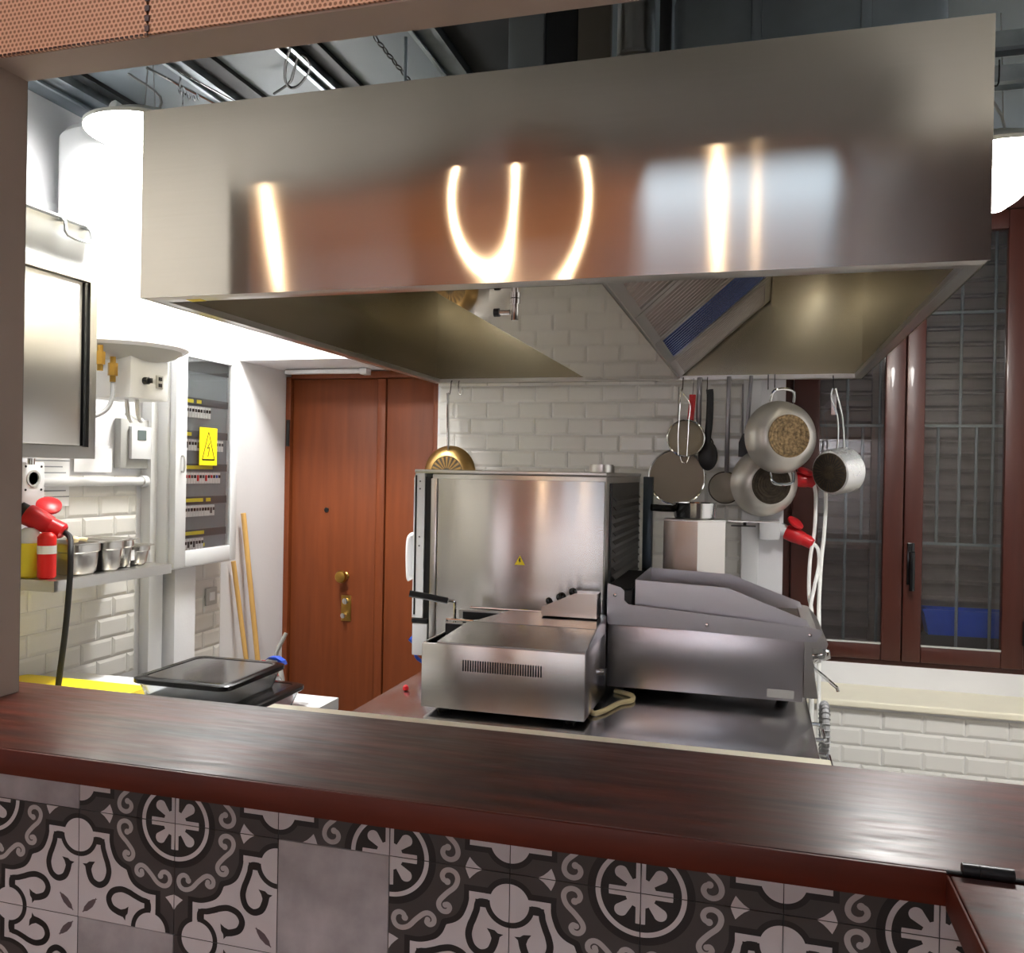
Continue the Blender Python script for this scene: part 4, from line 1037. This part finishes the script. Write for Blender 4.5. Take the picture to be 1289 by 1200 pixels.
# control head at the back right corner
bm = NB(); prism(bm, [(-0.615, 1.152), (-0.615, 1.178), (-0.512, 1.224), (-0.447, 1.224), (-0.447, 1.152)], 2.515, 2.58, 'y'); ct = obj('control_head', bm, 'oven_steel', fr)
bm = NB(); prism(bm, [(2.52, 1.16), (2.575, 1.16), (2.575, 1.22), (2.53, 1.20)], -0.4468, -0.4460, 'x'); obj('side_opening', bm, 'black', ct, smooth=False)
for q, rr_ in ((-0.592, .010), (-0.556, .015), (-0.52, .012)):
    z_ = 1.178+(q+0.615)*0.447
    bm = NB(); lathe(bm, [(rr_, 0), (rr_, .010), (rr_*.7, .016), (rr_*.3, .018)], 14, axis_mtx((q, 2.53, z_), (-0.41, -0.25, 0.91))); obj('knob', bm, 'black_gloss', ct)
bm = NB(); lathe(bm, [(.010, 0), (.010, .012), (.004, .014)], 12, axis_mtx((FX1, 2.50, 1.0), (1, 0, 0))); obj('drain_knob', bm, 'chrome', fr)
bm = NB(); tube(bm, [(-0.44, 2.40, 0.915), (-0.425, 2.38, 0.91), (-0.40, 2.43, 0.91), (-0.375, 2.52, 0.909), (-0.345, 2.56, 0.909), (-0.355, 2.62, 0.909), (-0.41, 2.66, 0.908)], .0075, 8, smooth=6)
solo('power_cord', bm, 'cable_cream', 'cream power cord looped on the worktop between fryer and griddle', 'cord')

# combi oven
ov = thing('combi_oven', (-0.74, 3.09, ZT), 'stainless steel oven seen from its flat side with a white door handle', 'oven')
OX0, OX1, OY0, OY1 = -1.035, -0.452, 2.68, 3.50
obj('casing', B(OX0, OX1, OY0, OY1, 0.955, 1.572, bev=0.004), 'satin_steel', ov)
obj('side_panel', B(-1.012, OX1-.004, OY0-.006, OY0-.0005, 0.965, 1.556, bev=0.002), 'oven_steel', ov)
obj('corner_post', B(OX0-.002, -1.016, OY0-.007, OY0-.0005, 0.965, 1.556, bev=0.002), 'satin_steel', ov)
obj('top_lip', B(OX0-.06, OX1+.002, OY0-.010, OY1, 1.5725, 1.585, bev=0.003), 'satin_steel', ov)
for x_, y_ in ((OX0+.05, OY0+.05), (OX1-.05, OY0+.05), (OX0+.05, OY1-.05), (OX1-.05, OY1-.05)): obj('foot', cyl(NB(), (x_, y_, ZT+.0005), (x_, y_, .956), .02), 'black', ov)
bm = NB(); prism(bm, [(-1.10, 1.09), (-1.10, 1.555), (-1.094, 1.575), (-1.08, 1.582), (-1.062, 1.582), (-1.062, 1.09)], OY0, OY1-.05, 'y'); od = obj('door', bm, 'white_enamel', ov)
obj('door_gap', B(-1.061, -1.042, OY0+.006, OY1-.06, 0.96, 1.56), 'black', ov)
obj('door_glass_edge', B(-1.095, -1.089, OY0-.0012, OY0-.0002, 1.10, 1.565), 'black', od)
bm = NB(); tube(bm, [(-1.10, 2.76, 1.355), (-1.128, 2.76, 1.358), (-1.143, 2.76, 1.345), (-1.146, 2.76, 1.29), (-1.143, 2.76, 1.22), (-1.138, 2.76, 1.205)], .013, 12, smooth=4, flat=(.017, .012)); obj('door_handle', bm, 'white_plastic', od, 'white door handle')
obj('control_column', B(-1.098, -1.045, OY0-.002, OY1-.06, 0.965, 1.072, bev=0.003), 'breaker_white', ov)
obj('hinge_block', B(-1.10, -1.043, OY0-.004, OY1-.055, 1.073, 1.088, bev=0.002), 'black', ov)
bm = NB()
for z_ in (1.36, 1.33, 1.545, 1.52): lathe(bm, [(.003, 0), (.002, .0015)], 8, axis_mtx((-1.078, OY0-.0005, z_), (0, -1, 0)))
obj('screws', bm, 'panel_dark', ov)
bm = NB(); cyl(bm, (-0.60, 3.44, 1.585), (-0.60, 3.44, 1.612), .05, seg=24); cyl(bm, (-0.60, 3.44, 1.612), (-0.60, 3.44, 1.618), .046, seg=24); obj('steam_outlet', bm, 'satin_steel', ov)
pv = obj('louvred_panel', B(OX1+.0005, OX1+.008, OY0+.06, OY1-.10, 1.10, 1.55), 'black', ov)
for k in range(14):
    z_ = 1.14+k*.028; bm = NB(); slab(bm, [(OX1+.008, OY0+.09, z_), (OX1+.008, OY1-.13, z_), (OX1+.018, OY1-.13, z_-.012), (OX1+.018, OY0+.09, z_-.012)], .002); obj('louvre', bm, 'black', pv)
# warning triangle on the side
wt_ = NB(); prism(wt_, [(-0.745, 1.283), (-0.711, 1.283), (-0.728, 1.313)], OY0-.0068, OY0-.0062, 'y'); tr = obj('warning_triangle', wt_, 'yellow', ov, 'yellow warning triangle sticker', smooth=False)
bm = NB(); prism(bm, [(-0.730, 1.304), (-0.725, 1.304), (-0.727, 1.297), (-0.7235, 1.297), (-0.730, 1.287), (-0.728, 1.294), (-0.732, 1.294)], OY0-.0073, OY0-.0069, 'y'); obj('flash_symbol', bm, 'black', tr, smooth=False)
bm = NB(); tube(bm, [(-1.12, 2.72, 1.012), (-1.10, 2.72, 0.998), (-1.075, 2.72, 0.985)], .011, 10, smooth=3); tube(bm, [(-1.10, 2.715, 0.996), (-1.09, 2.70, 0.955), (-1.062, 2.70, 0.935), (-1.055, 2.70, 0.909)], .006, 8, smooth=4)
solo('hand_shower', bm, 'blue_plastic', 'blue hand shower hanging at the lower left corner of the oven', 'shower')
solo('steel_upright', B(-0.443, -0.405, 3.515, 3.56, ZT+.0005, 1.572, bev=.003), 'dark_galvanised', 'dark steel upright standing right behind the oven', 'post')
bm = NB(); lathe(bm, [(.004, 0), (.010, .004), (.008, .014), (.003, .018)], 12, Matrix.Translation((-1.03, 2.47, ZT+.0005)))
solo('red_token', bm, 'red_plastic', 'small red disc at the left edge of the steel worktop', 'token')

# griddle
gd = thing('griddle', (-0.14, 2.85, ZT), 'stainless steel countertop griddle with a splash guard on the right of the island', 'griddle')
GX0, GX1, GY0, GY1 = -0.431, 0.140, 2.622, 3.12
obj('body', B(GX0, GX1, GY0, GY1, 0.93, 1.12, bev=.003), 'griddle_steel', gd)
for x_, y_ in ((GX0+.05, GY0+.14), (GX1-.05, GY0+.14), (GX0+.05, GY1-.05), (GX1-.05, GY1-.05)): obj('foot', cyl(NB(), (x_, y_, ZT+.0005), (x_, y_, .931), .018), 'black', gd)
bm = NB(); prism(bm, [(GX0-.001, 1.128), (GX0-.001, 1.247), (-0.392, 1.236), (-0.380, 1.226), (-0.380, 1.198), (-0.368, 1.186), (0.165, 1.148), (0.186, 1.146), (0.188, 1.135), (0.172, 1.110), (0.14, 1.108)], GY0-.012, GY0-.008, 'y')
fa = obj('front_fascia', bm, 'griddle_steel', gd)
for x_, z_ in ((-0.408, 1.212), (-0.134, 1.139), (0.155, 1.128)):
    bm = NB(); lathe(bm, [(.006, 0), (.005, .004), (.001, .005)], 12, axis_mtx((x_, GY0-.012, z_), (0, -1, 0))); obj('screw', bm, 'chrome', fa)
bm = NB(); box(bm, GX0, 0.14, GY0-.0075, GY1, 1.121, 1.135); obj('deck', bm, 'griddle_steel', gd)
bm = NB(); prism(bm, [(0.14, 1.145), (0.175, 1.140), (0.205, 1.105), (0.20, 1.09), (0.14, 1.09)], GY0-.0075, GY1, 'y'); obj('front_rail', bm, 'satin_steel', gd)
gw = [(-0.352, 1.136), (-0.354, 1.256), (-0.08, 1.246), (0.147, 1.163), (0.16, 1.136)]
sg = NB(); prism(sg, gw, GY0+.036, GY0+.039, 'y'); prism(sg, [(x_, z_-.002) for x_, z_ in gw], 3.05, 3.053, 'y'); box(sg, -0.354, -0.351, GY0+.039, 3.05, 1.136, 1.256)
obj('splash_guard', sg, 'griddle_steel', gd)
obj('plate', B(-0.35, 0.14, GY0+.04, 3.049, 1.1355, 1.139), 'burnt', gd)
fg = obj('flue_box', B(GX0+.002, -0.36, GY0-.005, 3.05, 1.1355, 1.228), 'black', gd)
for k in range(12):
    y_ = GY0+.01+k*.034; bm = NB(); slab(bm, [(GX0+.004, y_, 1.229), (-0.362, y_, 1.229), (-0.362, y_+.012, 1.244), (GX0+.004, y_+.012, 1.244)], .002); obj('flue_slat', bm, 'black', fg)
bm = NB(); prism(bm, [(0.141, 1.108), (0.158, 1.108), (0.180, 0.945), (0.141, 0.945)], GY0-.004, GY0, 'y'); prism(bm, [(0.141, 1.108), (0.150, 1.108), (0.174, 0.945), (0.141, 0.945)], GY0, GY1, 'y'); cp_ = obj('control_panel', bm, 'satin_steel', gd)
for y_ in (2.74,):
    bm = NB(); lathe(bm, [(.034, 0), (.034, .01), (.026, .012), (.024, .03), (.012, .032)], 20, axis_mtx((0.162, y_, 1.045), (1, 0, 0.14))); obj('bezel', bm, 'chrome', cp_)
    bm = NB(); lathe(bm, [(.018, 0), (.02, .012), (.014, .03), (.006, .032)], 16, axis_mtx((0.19, y_, 1.05), (1, 0, 0.14))); obj('knob', bm, 'chrome', cp_)
bm = NB(); tube(bm, [(0.172, 2.74, 1.01), (0.20, 2.70, 0.995), (0.235, 2.66, 0.972), (0.238, 2.66, 0.962)], .005, 8); obj('drain_lever', bm, 'chrome', cp_)
bm = NB(); tube(bm, [(0.172, 2.66, 1.115), (0.195, 2.66, 1.09), (0.20, 2.67, 1.06), (0.19, 2.70, 1.048)], .005, 8, smooth=5); obj('sensor_tube', bm, 'cable_grey', gd)
obj('rating_label', B(0.04, 0.115, GY0-.0008, GY0-.0002, 0.938, 0.962), 'grey_plastic', gd)

# tall steel container with a shallow pan on it, behind the griddle
uc = V(-0.225, 3.33, 0)
bm = NB(); hexp = [(-0.335, 3.290), (-0.208, 3.28), (-0.110, 3.345), (-0.11, 3.42), (-0.22, 3.45), (-0.335, 3.40)]
prism(bm, hexp, ZT+.0005, 1.408, 'z')
tc_ = thing('steel_canister', (uc.x, uc.y+.03, ZT), 'tall angular stainless steel canister standing behind the griddle', 'canister')
obj('body', bm, 'oven_steel', tc_, smooth=False)
bm = NB(); prism(bm, [(x_*1.0+(x_+.22)*.03, y_+(y_-3.36)*.03) for x_, y_ in hexp], 1.4085, 1.414, 'z'); obj('rim', bm, 'satin_steel', tc_)
bm = NB(); box(bm, -0.10, 0.085, 3.34, 3.40, 1.409, 1.413); obj('side_plate', bm, 'satin_steel', tc_)
bm = NB(); box(bm, -0.09, 0.0, 3.345, 3.375, 1.392, 1.396); cyl(bm, (-0.04, 3.36, 1.396), (-0.04, 3.36, 1.409), .006); obj('latch', bm, 'black', tc_)
fp = thing('shallow_pan', (-0.225, 3.355, 1.4145), 'shallow steel pan with a black handle on top of the tall canister', 'pan')
bm = NB(); mm_ = Matrix.Translation((-0.225, 3.36, 1.4145)); lathe(bm, [(.07, 0), (.078, .006), (.083, .062), (.081, .062), (.076, .008), (.02, .006)], 32, mm_); obj('bowl', bm, 'chrome', fp)
bm = NB(); tube(bm, [(-0.302, 3.35, 1.452), (-0.345, 3.33, 1.453), (-0.385, 3.31, 1.456)], .0135, 10); obj('handle', bm, 'black_gloss', fp, 'black handle')

# ================================================================== HANGING UTENSILS (on the back rim of the hood)
HY = 3.66
def hook(bm, x, z0, z1=HZ0+.006, y=3.702):
    tube(bm, [(x, y+.004, z1-.004), (x, y-.002, z1+.003), (x, y-.012, z1-.004), (x, y-.016, (z0+z1)/2), (x, y-.034, z0), (x, y-.046, z0+.008)], .0019, 6, smooth=4)
def disc(bm, c, n, prof, seg=40, cap=True): lathe(bm, prof, seg, axis_mtx(c, n), cap)
G = 'utensils hanging from the back rim of the hood'
# gold pan at the left
t = thing('frying_pan', (-1.335, HY, 1.47), 'gold coloured frying pan hanging behind the oven at the left', 'pan', G)
bm = NB(); disc(bm, (-1.335, HY-.01, 1.575), (0, -1, 0.03), [(.002, .02), (.074, .02), (.082, .018), (.105, .004), (.122, -.022), (.12, -.023), (.10, 0), (.002, .008)]); obj('bowl', bm, 'gold_pan', t)
bm = NB(); disc(bm, (-1.335, HY-.0305, 1.575), (0, -1, 0.03), [(.002, 0), (.074, 0), (.074, .0006), (.002, .0006)]); bs = obj('base', bm, 'burnt', t, 'dark ribbed base')
bm = NB()
for k in range(20):
    a = 2*PI*k/20; e = V(math.cos(a), 0, math.sin(a)); c = V(-1.335, HY-.0313, 1.575); slab(bm, [c+e*.02+e.cross(V(0, 1, 0))*.002, c+e*.07+e.cross(V(0, 1, 0))*.005, c+e*.07-e.cross(V(0, 1, 0))*.005, c+e*.02-e.cross(V(0, 1, 0))*.002], .0014)
obj('ribs', bm, 'gold_pan', bs)
bm = NB(); tube(bm, [(-1.335, HY-.005, 1.672), (-1.335, HY-.012, 1.70), (-1.338, HY-.012, 1.78), (-1.340, HY-.01, 1.83), (-1.342, HY-.01, 1.93)], .01, 10, smooth=3, flat=(.014, .005)); obj('handle', bm, 'chrome', t)
bm = NB(); hook(bm, -1.342, 1.925); obj('hook', bm, 'black', t)
bm = NB(); tube(bm, [(-1.305, 3.705, 1.988), (-1.305, 3.69, 1.985), (-1.305, 3.688, 1.935), (-1.29, 3.688, 1.93), (-1.288, 3.688, 1.96)], .003, 6, smooth=3)
solo('empty_hook', bm, 'chrome', 'empty steel hook next to the gold frying pan', 'hook')
# sieve
t = thing('wire_sieve', (-0.284, HY-.055, 1.64), 'small round wire sieve hanging in front of the grey pan', 'sieve', G)
bm = NB(); c = V(-0.284, HY-.055, 1.733)
tube(bm, [c+V(.075*math.cos(2*PI*i/28), 0, .075*math.sin(2*PI*i/28)) for i in range(29)], .004, 8); obj('ring', bm, 'chrome', t)
bm = NB(); disc(bm, c, (0, 1, 0), [(.073, 0), (.068, .010), (.05, .022), (.03, .028), (.002, .030), (.002, .028), (.03, .026), (.049, .020), (.066, .009), (.071, 0)], 32, cap=False); obj('mesh_bowl', bm, 'mesh_wire', t)
bm = NB()
for dx in (-.028, .012): tube(bm, [c+V(dx, -.004, .074), c+V(dx+.004, -.012, .14), (-0.300+dx*.3, HY-.06, 1.915), (-0.305, HY-.05, 1.935)], .0022, 6, smooth=3)
tube(bm, [c+V(-.028, -.005, .07), c+V(-.03, -.007, 0), c+V(-.028, -.005, -.07)], .0018, 6, smooth=4); tube(bm, [c+V(.012, -.005, .074), c+V(.010, -.007, 0), c+V(.006, -.005, -.074)], .0018, 6, smooth=4)
tube(bm, [c+V(-.02, -.002, -.074), c+V(-.012, -.006, -.1), c+V(.006, -.006, -.1), c+V(.014, -.002, -.074)], .0022, 6, smooth=3); obj('wire_handle', bm, 'chrome', t)
bm = NB(); hook(bm, -0.305, 1.935, y=3.69); obj('hook', bm, 'burnt', t)
# grey round pan
t = thing('round_pan', (-0.322, HY, 1.45), 'large round grey pan with a bright rim hanging behind the small sieve', 'pan', G)
bm = NB(); disc(bm, (-0.322, HY+.005, 1.572), (0, -1, 0), [(.002, .012), (.112, .012), (.118, .016), (.1205, .010), (.112, -.02), (.06, -.03), (.002, -.03)]); obj('rim', bm, 'chrome', t)
bm = NB(); disc(bm, (-0.322, HY-.0075, 1.572), (0, -1, 0), [(.002, 0), (.111, 0), (.111, .001), (.002, .001)]); obj('inside', bm, 'pan_inside', t)
bm = NB(); tube(bm, [(-0.322, HY+.01, 1.685), (-0.322, HY+.012, 1.95)], .006, 8, flat=(.012, .003)); obj('handle', bm, 'satin_steel', t)
# flat steel ladle, partly hidden
def ladle(x, zt, zb, r, bowlc, label, w_=.010, tilt=0.0, mt='handle_steel', bowlm='ladle_inside', tagc='ladle'):
    t = thing('ladle', (x, HY, bowlc[2]-r), label, tagc, G)
    bm = NB(); tube(bm, [(x, HY+.026, zt), (x, HY+.004, zt+.012), (x, HY-.008, zt-.004), (x-.002, HY, (zt+zb)/2), (x-.004, bowlc[1]+.002, zb)], .006, 8, smooth=3, flat=(w_, .0025)); obj('handle', bm, mt, t)
    bm = NB(); disc(bm, bowlc, (0.1, -1, 0.25), [(.002, -r*.62), (r*.5, -r*.54), (r*.85, -r*.3), (r, 0), (r*.97, 0), (r*.82, -r*.28), (r*.48, -r*.5), (.002, -r*.57)], 32); obj('bowl', bm, bowlm, t)
    m = axis_mtx(bowlc, (0.1, -1, 0.25)); bm = NB(); tube(bm, [m @ V(r*math.cos(2*PI*i/28), r*math.sin(2*PI*i/28), 0.001) for i in range(29)], .0025, 6); obj('rim', bm, 'burnt', t)
    return t
ladle(-0.235, 1.975, 1.735, .035, (-0.212, HY+.02, 1.712), 'flat steel ladle with a small bowl behind the sieve', .011)
ladle(-0.117, 1.975, 1.595, .067, (-0.126, HY+.03, 1.532), 'steel ladle with a wide shallow bowl, right of the black spoon', .009)
# red handled knife
t = thing('red_peeler', (-0.268, HY-.005, 1.76), 'red handled peeler hanging between the sieve and the steel ladle', 'peeler', G)
bm = NB(); tube(bm, [(-0.262, HY-.018, 1.915), (-0.264, HY-.02, 1.87), (-0.268, HY-.02, 1.82), (-0.268, HY-.02, 1.80)], .011, 10, smooth=3, flat=(.009, .014)); obj('handle', bm, 'red_plastic', t)
bm = NB(); box(bm, -0.274, -0.262, HY-.022, HY-.019, 1.765, 1.802); obj('blade', bm, 'chrome', t)
bm = NB(); tube(bm, [(-0.262, HY-.018, 1.912), (-0.26, HY-.012, 1.95), (-0.262, HY+.02, 1.985), (-0.262, HY+.045, 1.987)], .0014, 6, smooth=3); obj('hook', bm, 'black', t)
# black spoon
t = thing('black_spoon', (-0.19, HY-.01, 1.59), 'black plastic serving spoon hanging between the two ladles', 'spoon', G)
bm = NB(); tube(bm, [(-0.193, HY-.03, 1.935), (-0.190, HY-.03, 1.90), (-0.192, HY-.03, 1.80), (-0.198, HY-.032, 1.73), (-0.193, HY-.034, 1.70)], .011, 10, smooth=4, flat=(.009, .015)); obj('handle', bm, 'black', t)
bm = NB(); sphere(bm, (-0.195, HY-.034, 1.662), .044, 24, .9, .3, 1.38); obj('bowl', bm, 'black', t)
bm = NB(); hook(bm, -0.205, 1.93, y=3.69); obj('hook', bm, 'burnt', t)
# black spatula with steel shaft
t = thing('spatula', (-0.055, HY, 1.66), 'spatula with two steel shafts and black head behind the upper big pan', 'spatula', G)
bm = NB(); tube(bm, [(-0.030, HY+.026, 1.975), (-0.030, HY+.004, 1.987), (-0.030, HY-.006, 1.97), (-0.045, HY-.006, 1.74)], .006, 8, smooth=3, flat=(.008, .0025)); tube(bm, [(-0.062, HY+.01, 1.96), (-0.060, HY+.004, 1.74)], .004, 8); obj('shaft', bm, 'handle_steel', t)
bm = NB(); prism(bm, [(-0.075, 1.66), (-0.02, 1.66), (-0.022, 1.72), (-0.04, 1.76), (-0.058, 1.755), (-0.074, 1.72)], HY-.006, HY-.001, 'y'); obj('head', bm, 'black', t)
# two big pans with loop handles
def big_pan(c, n, R_, label, basem, handles=True, hk=True):
    t = thing('two_handled_pan', (c[0], c[1], c[2]-R_), label, 'pan', G)
    bm = NB(); disc(bm, c, n, [(.002, .062), (R_*.60, .062), (R_*.68, .058), (R_*.84, .040), (R_*.95, .014), (R_, -.014), (R_*1.01, -.022), (R_*.985, -.022), (R_*.93, .012), (R_*.80, .036), (.002, .055)], 56); obj('bowl', bm, 'dull_aluminium', t)
    nn = Vector(n).normalized()
    bm = NB(); disc(bm, Vector(c)+nn*.0622, n, [(.002, .0), (R_*.56, .0), (R_*.585, .002), (R_*.565, .0035), (R_*.54, .0012), (.002, .0012)], 48); b_ = obj('base', bm, basem, t, 'scorched brown base')
    bm = NB()
    m = axis_mtx(Vector(c)+nn*.064, n)
    for k in range(1, 7):
        r_ = R_*.54*k/6.5; lathe(bm, [(r_-.0012, 0), (r_, .0012), (r_+.0012, 0)], 40, m, cap=False)
    obj('rings', bm, basem, b_)
    if handles:
        m2 = axis_mtx(c, n)
        for s in ((1, -1) if handles == 2 else (-1,)):
            bm = NB(); up = m2.to_3x3() @ V(0, 1, 0); rt_ = m2.to_3x3() @ V(1, 0, 0)
            cc = Vector(c)
            if up.z < 0: up = -up
            pts = [cc+up*s*R_*.97+rt_*(-.048), cc+up*s*(R_*.97+.035)+rt_*(-.043)+nn*.012, cc+up*s*(R_*.97+.047)+rt_*(-.02)+nn*.015, cc+up*s*(R_*.97+.047)+rt_*.02+nn*.015, cc+up*s*(R_*.97+.035)+rt_*.043+nn*.012, cc+up*s*R_*.97+rt_*.048]
            tube(bm, pts, .006, 8, smooth=4); obj('loop_handle', bm, 'chrome', t)
    if hk:
        bm = NB(); hook(bm, c[0]-.03, 1.935, y=c[1]+.06); hook(bm, c[0]-.055, 1.93, y=c[1]+.075); obj('hook', bm, 'black', t)
    return t
big_pan((0.092, HY-.108, 1.738), (0.42, -1, 0.02), .143, 'upper dented aluminium pan with loop handles and scorched base, hanging', 'burnt_light', 2)
big_pan((0.034, HY-.018, 1.555), (0.38, -1, -0.06), .137, 'lower dull aluminium pan with a black scorched base, half behind the upper one', 'burnt', False, False)
# saucepan
t = thing('saucepan', (0.315, HY-.03, 1.50), 'shiny aluminium saucepan with a black ribbed base hanging at the far right', 'pan', G)
n = V(-0.66, -0.74, -0.12).normalized(); c = V(0.335, HY-.01, 1.612)
bm = NB(); disc(bm, c, n, [(.09, -.005), (.092, 0), (.09, .004), (.089, .075), (.084, .09), (.076, .094), (.002, .094), (.002, .09), (.08, .088), (.086, .01), (.087, -.005)], 48, cap=False); obj('body', bm, 'bright_aluminium', t)
bm = NB(); disc(bm, c+n*.0942, n, [(.002, 0), (.075, 0), (.078, .001), (.074, .003), (.002, .003)], 40); b_ = obj('base', bm, 'burnt', t, 'black ribbed base')
m = axis_mtx(c+n*.0974, n); bm = NB()
for k in range(30):
    a = 2*PI*k/30; e = V(math.cos(a), math.sin(a), 0); f_ = V(-math.sin(a), math.cos(a), 0)
    slab(bm, [m @ (e*.026+f_*.001), m @ (e*.07+f_*.0025), m @ (e*.07-f_*.0025), m @ (e*.026-f_*.001)], .001)
obj('ribs', bm, 'black', b_)
hb = c + V(0, 0, .088) + n*.03
bm = NB()
for s in (-1, 1): tube(bm, [hb+V(s*.012, -.006, -.006), hb+V(s*.010, -.012, .05), hb+V(s*.009-.006, -.008, .13), (0.290+s*.012, HY-.03, 1.90), (0.288+s*.006, HY-.03, 1.935)], .0045, 8, smooth=4, flat=(.0065, .004))
box(bm, 0.278, 0.298, HY-.033, HY-.029, 1.83, 1.93); obj('handle', bm, 'chrome', t)
bm = NB(); hook(bm, 0.288, 1.925, y=3.69); obj('hook', bm, 'black', t)

# trunking and sockets on the right of the tiles
solo('wall_trunking', B(-0.057, 0.012, 3.72, BW-.0005, 0.0, 1.98, bev=.003), 'white_plastic', 'white vertical trunking on the back wall behind the hanging pans', 'trunking')
for z0, z1, lb in ((1.322, 1.402, 'white industrial socket box on the trunking, holding the lower red plug'), (1.54, 1.62, 'white industrial socket box behind the hanging pans, holding the upper plug')):
    t = thing('socket_box', (0.055, 3.72, z0), lb, 'socket')
    obj('housing', B(0.014, 0.095, 3.68, BW-.0005, z0, z1, bev=.004), 'white_plastic', t)
    bm = NB(); cyl(bm, (0.095, 3.715, z0+.045), (0.125, 3.712, z0+.035), .027, .024); obj('nose', bm, 'white_plastic', t)
t = thing('industrial_plug', (0.16, 3.70, 1.30), 'lower red industrial plug by the window, with a white cable', 'plug', 'red plugs by the window')
red_plug(t, (0.12, 3.712, 1.358), (0.226, 3.69, 1.312), (0.155, 3.69, 1.396), (0.55, -0.35, 0.75), 0.032)
t = thing('industrial_plug', (0.17, 3.70, 1.55), 'upper red industrial plug peeping out between pan and saucepan', 'plug', 'red plugs by the window')
red_plug(t, (0.15, 3.718, 1.575), (0.232, 3.71, 1.56), (0.19, 3.70, 1.605), (0.3, -0.25, 0.9), 0.03)
for pts, lb in (([(0.226, 3.69, 1.312), (0.243, 3.68, 1.29), (0.246, 3.66, 1.23), (0.225, 3.58, 1.15), (0.205, 3.45, 1.09), (0.20, 3.3, 1.05), (0.20, 3.25, 0.80), (0.20, 3.3, 0.4)], 'white cable curling down from the lower red plug'),
                ([(0.222, 3.70, 1.56), (0.232, 3.70, 1.50), (0.228, 3.69, 1.36), (0.212, 3.66, 1.25), (0.207, 3.60, 1.12), (0.215, 3.5, 1.02), (0.215, 3.4, 0.6)], 'white cable hanging from the upper plug, nearer the window frame'),
                ([(0.26, 3.70, 1.58), (0.27, 3.70, 1.50), (0.266, 3.69, 1.36), (0.255, 3.66, 1.25), (0.245, 3.60, 1.10), (0.24, 3.5, 1.0), (0.24, 3.4, 0.6)], 'rightmost of the white cables hanging before the window')):
    solo('white_cable', tube(NB(), pts, .0075, 8, smooth=6), 'cable_white', lb, 'cable')

# ================================================================== DINING SIDE LIGHTS AND ADDED FILL (behind the camera)
def bulb(x, y, z, label, s=1.0):
    t = thing('pendant_bulb', (x, y, z), label, 'lamp', 'warm bulbs of the dining room')
    bm = NB(); sphere(bm, (x, y, z), .05*s, 20, 1, 1, 1.2); obj('glass_bulb', bm, 'bulb_glow', t)
    bm = NB(); cyl(bm, (x, y, z+.058*s), (x, y, z+.12), .022); obj('socket', bm, 'brass', t)
    bm = NB(); cyl(bm, (x, y, z+.12), (x, y, 3.3), .003, seg=6); obj('cord', bm, 'black', t)
for i, (bx, by, bz, lb, sz) in enumerate(((-2.68, -0.85, 2.90, 'first from the left of the warm dining bulbs', 0.42), (-1.2, -0.85, 2.90, 'second from the left of the warm dining bulbs', 0.5),
                                     (-0.21, -0.85, 2.90, 'third from the left of the warm dining bulbs', 0.36), (-0.03, -1.5, 3.02, 'rightmost and farthest of the warm dining bulbs', 0.16))):
    bulb(bx, by, bz, lb, sz)
cl = thing('ceiling_light', (-0.1, -1.2, 3.27), 'cool white ceiling light panel farther back in the dining room', 'lamp')
obj('frame', B(-0.72, 0.40, -1.9, -0.5, 3.27, 3.2995, bev=.004), 'white_plastic', cl)
obj('diffuser', B(-0.70, 0.38, -1.88, -0.52, 3.263, 3.2695), 'panel_glow', cl)
cl = thing('ceiling_light', (-1.75, 0.05, 3.27), 'added fill light panel on the ceiling over the guests side of the bar', 'lamp')  # extra panel out of view, added to brighten bar front and valance
obj('frame', B(-2.5, -1.0, -0.25, 0.35, 3.27, 3.2995, bev=.004), 'white_plastic', cl)
obj('diffuser', B(-2.48, -1.02, -0.23, 0.33, 3.263, 3.2695), 'room_fill_glow', cl)
struct('wall_dining_panel', B(-3.05, -1.9, -4.295, -4.26, 0.0, 2.07, bev=.005), 'dining_wood')
for x0, x1, lb in ((-4.1, -1.6, 'added fill light strip under the left part of the dining cornice'), (-1.4, 1.3, 'added fill light strip under the right part of the dining cornice')):
    cl = thing('fill_strip', ((x0+x1)/2, -4.0, 2.17), lb, 'lamp')  # invented strip out of view, frontal fill for the kitchen steel
    obj('frame', B(x0, x1, -4.2, -3.85, 2.175, 2.1995, bev=.004), 'white_plastic', cl)
    obj('diffuser', B(x0+.02, x1-.02, -4.18, -3.87, 2.168, 2.1745), 'strip_fill_glow', cl)
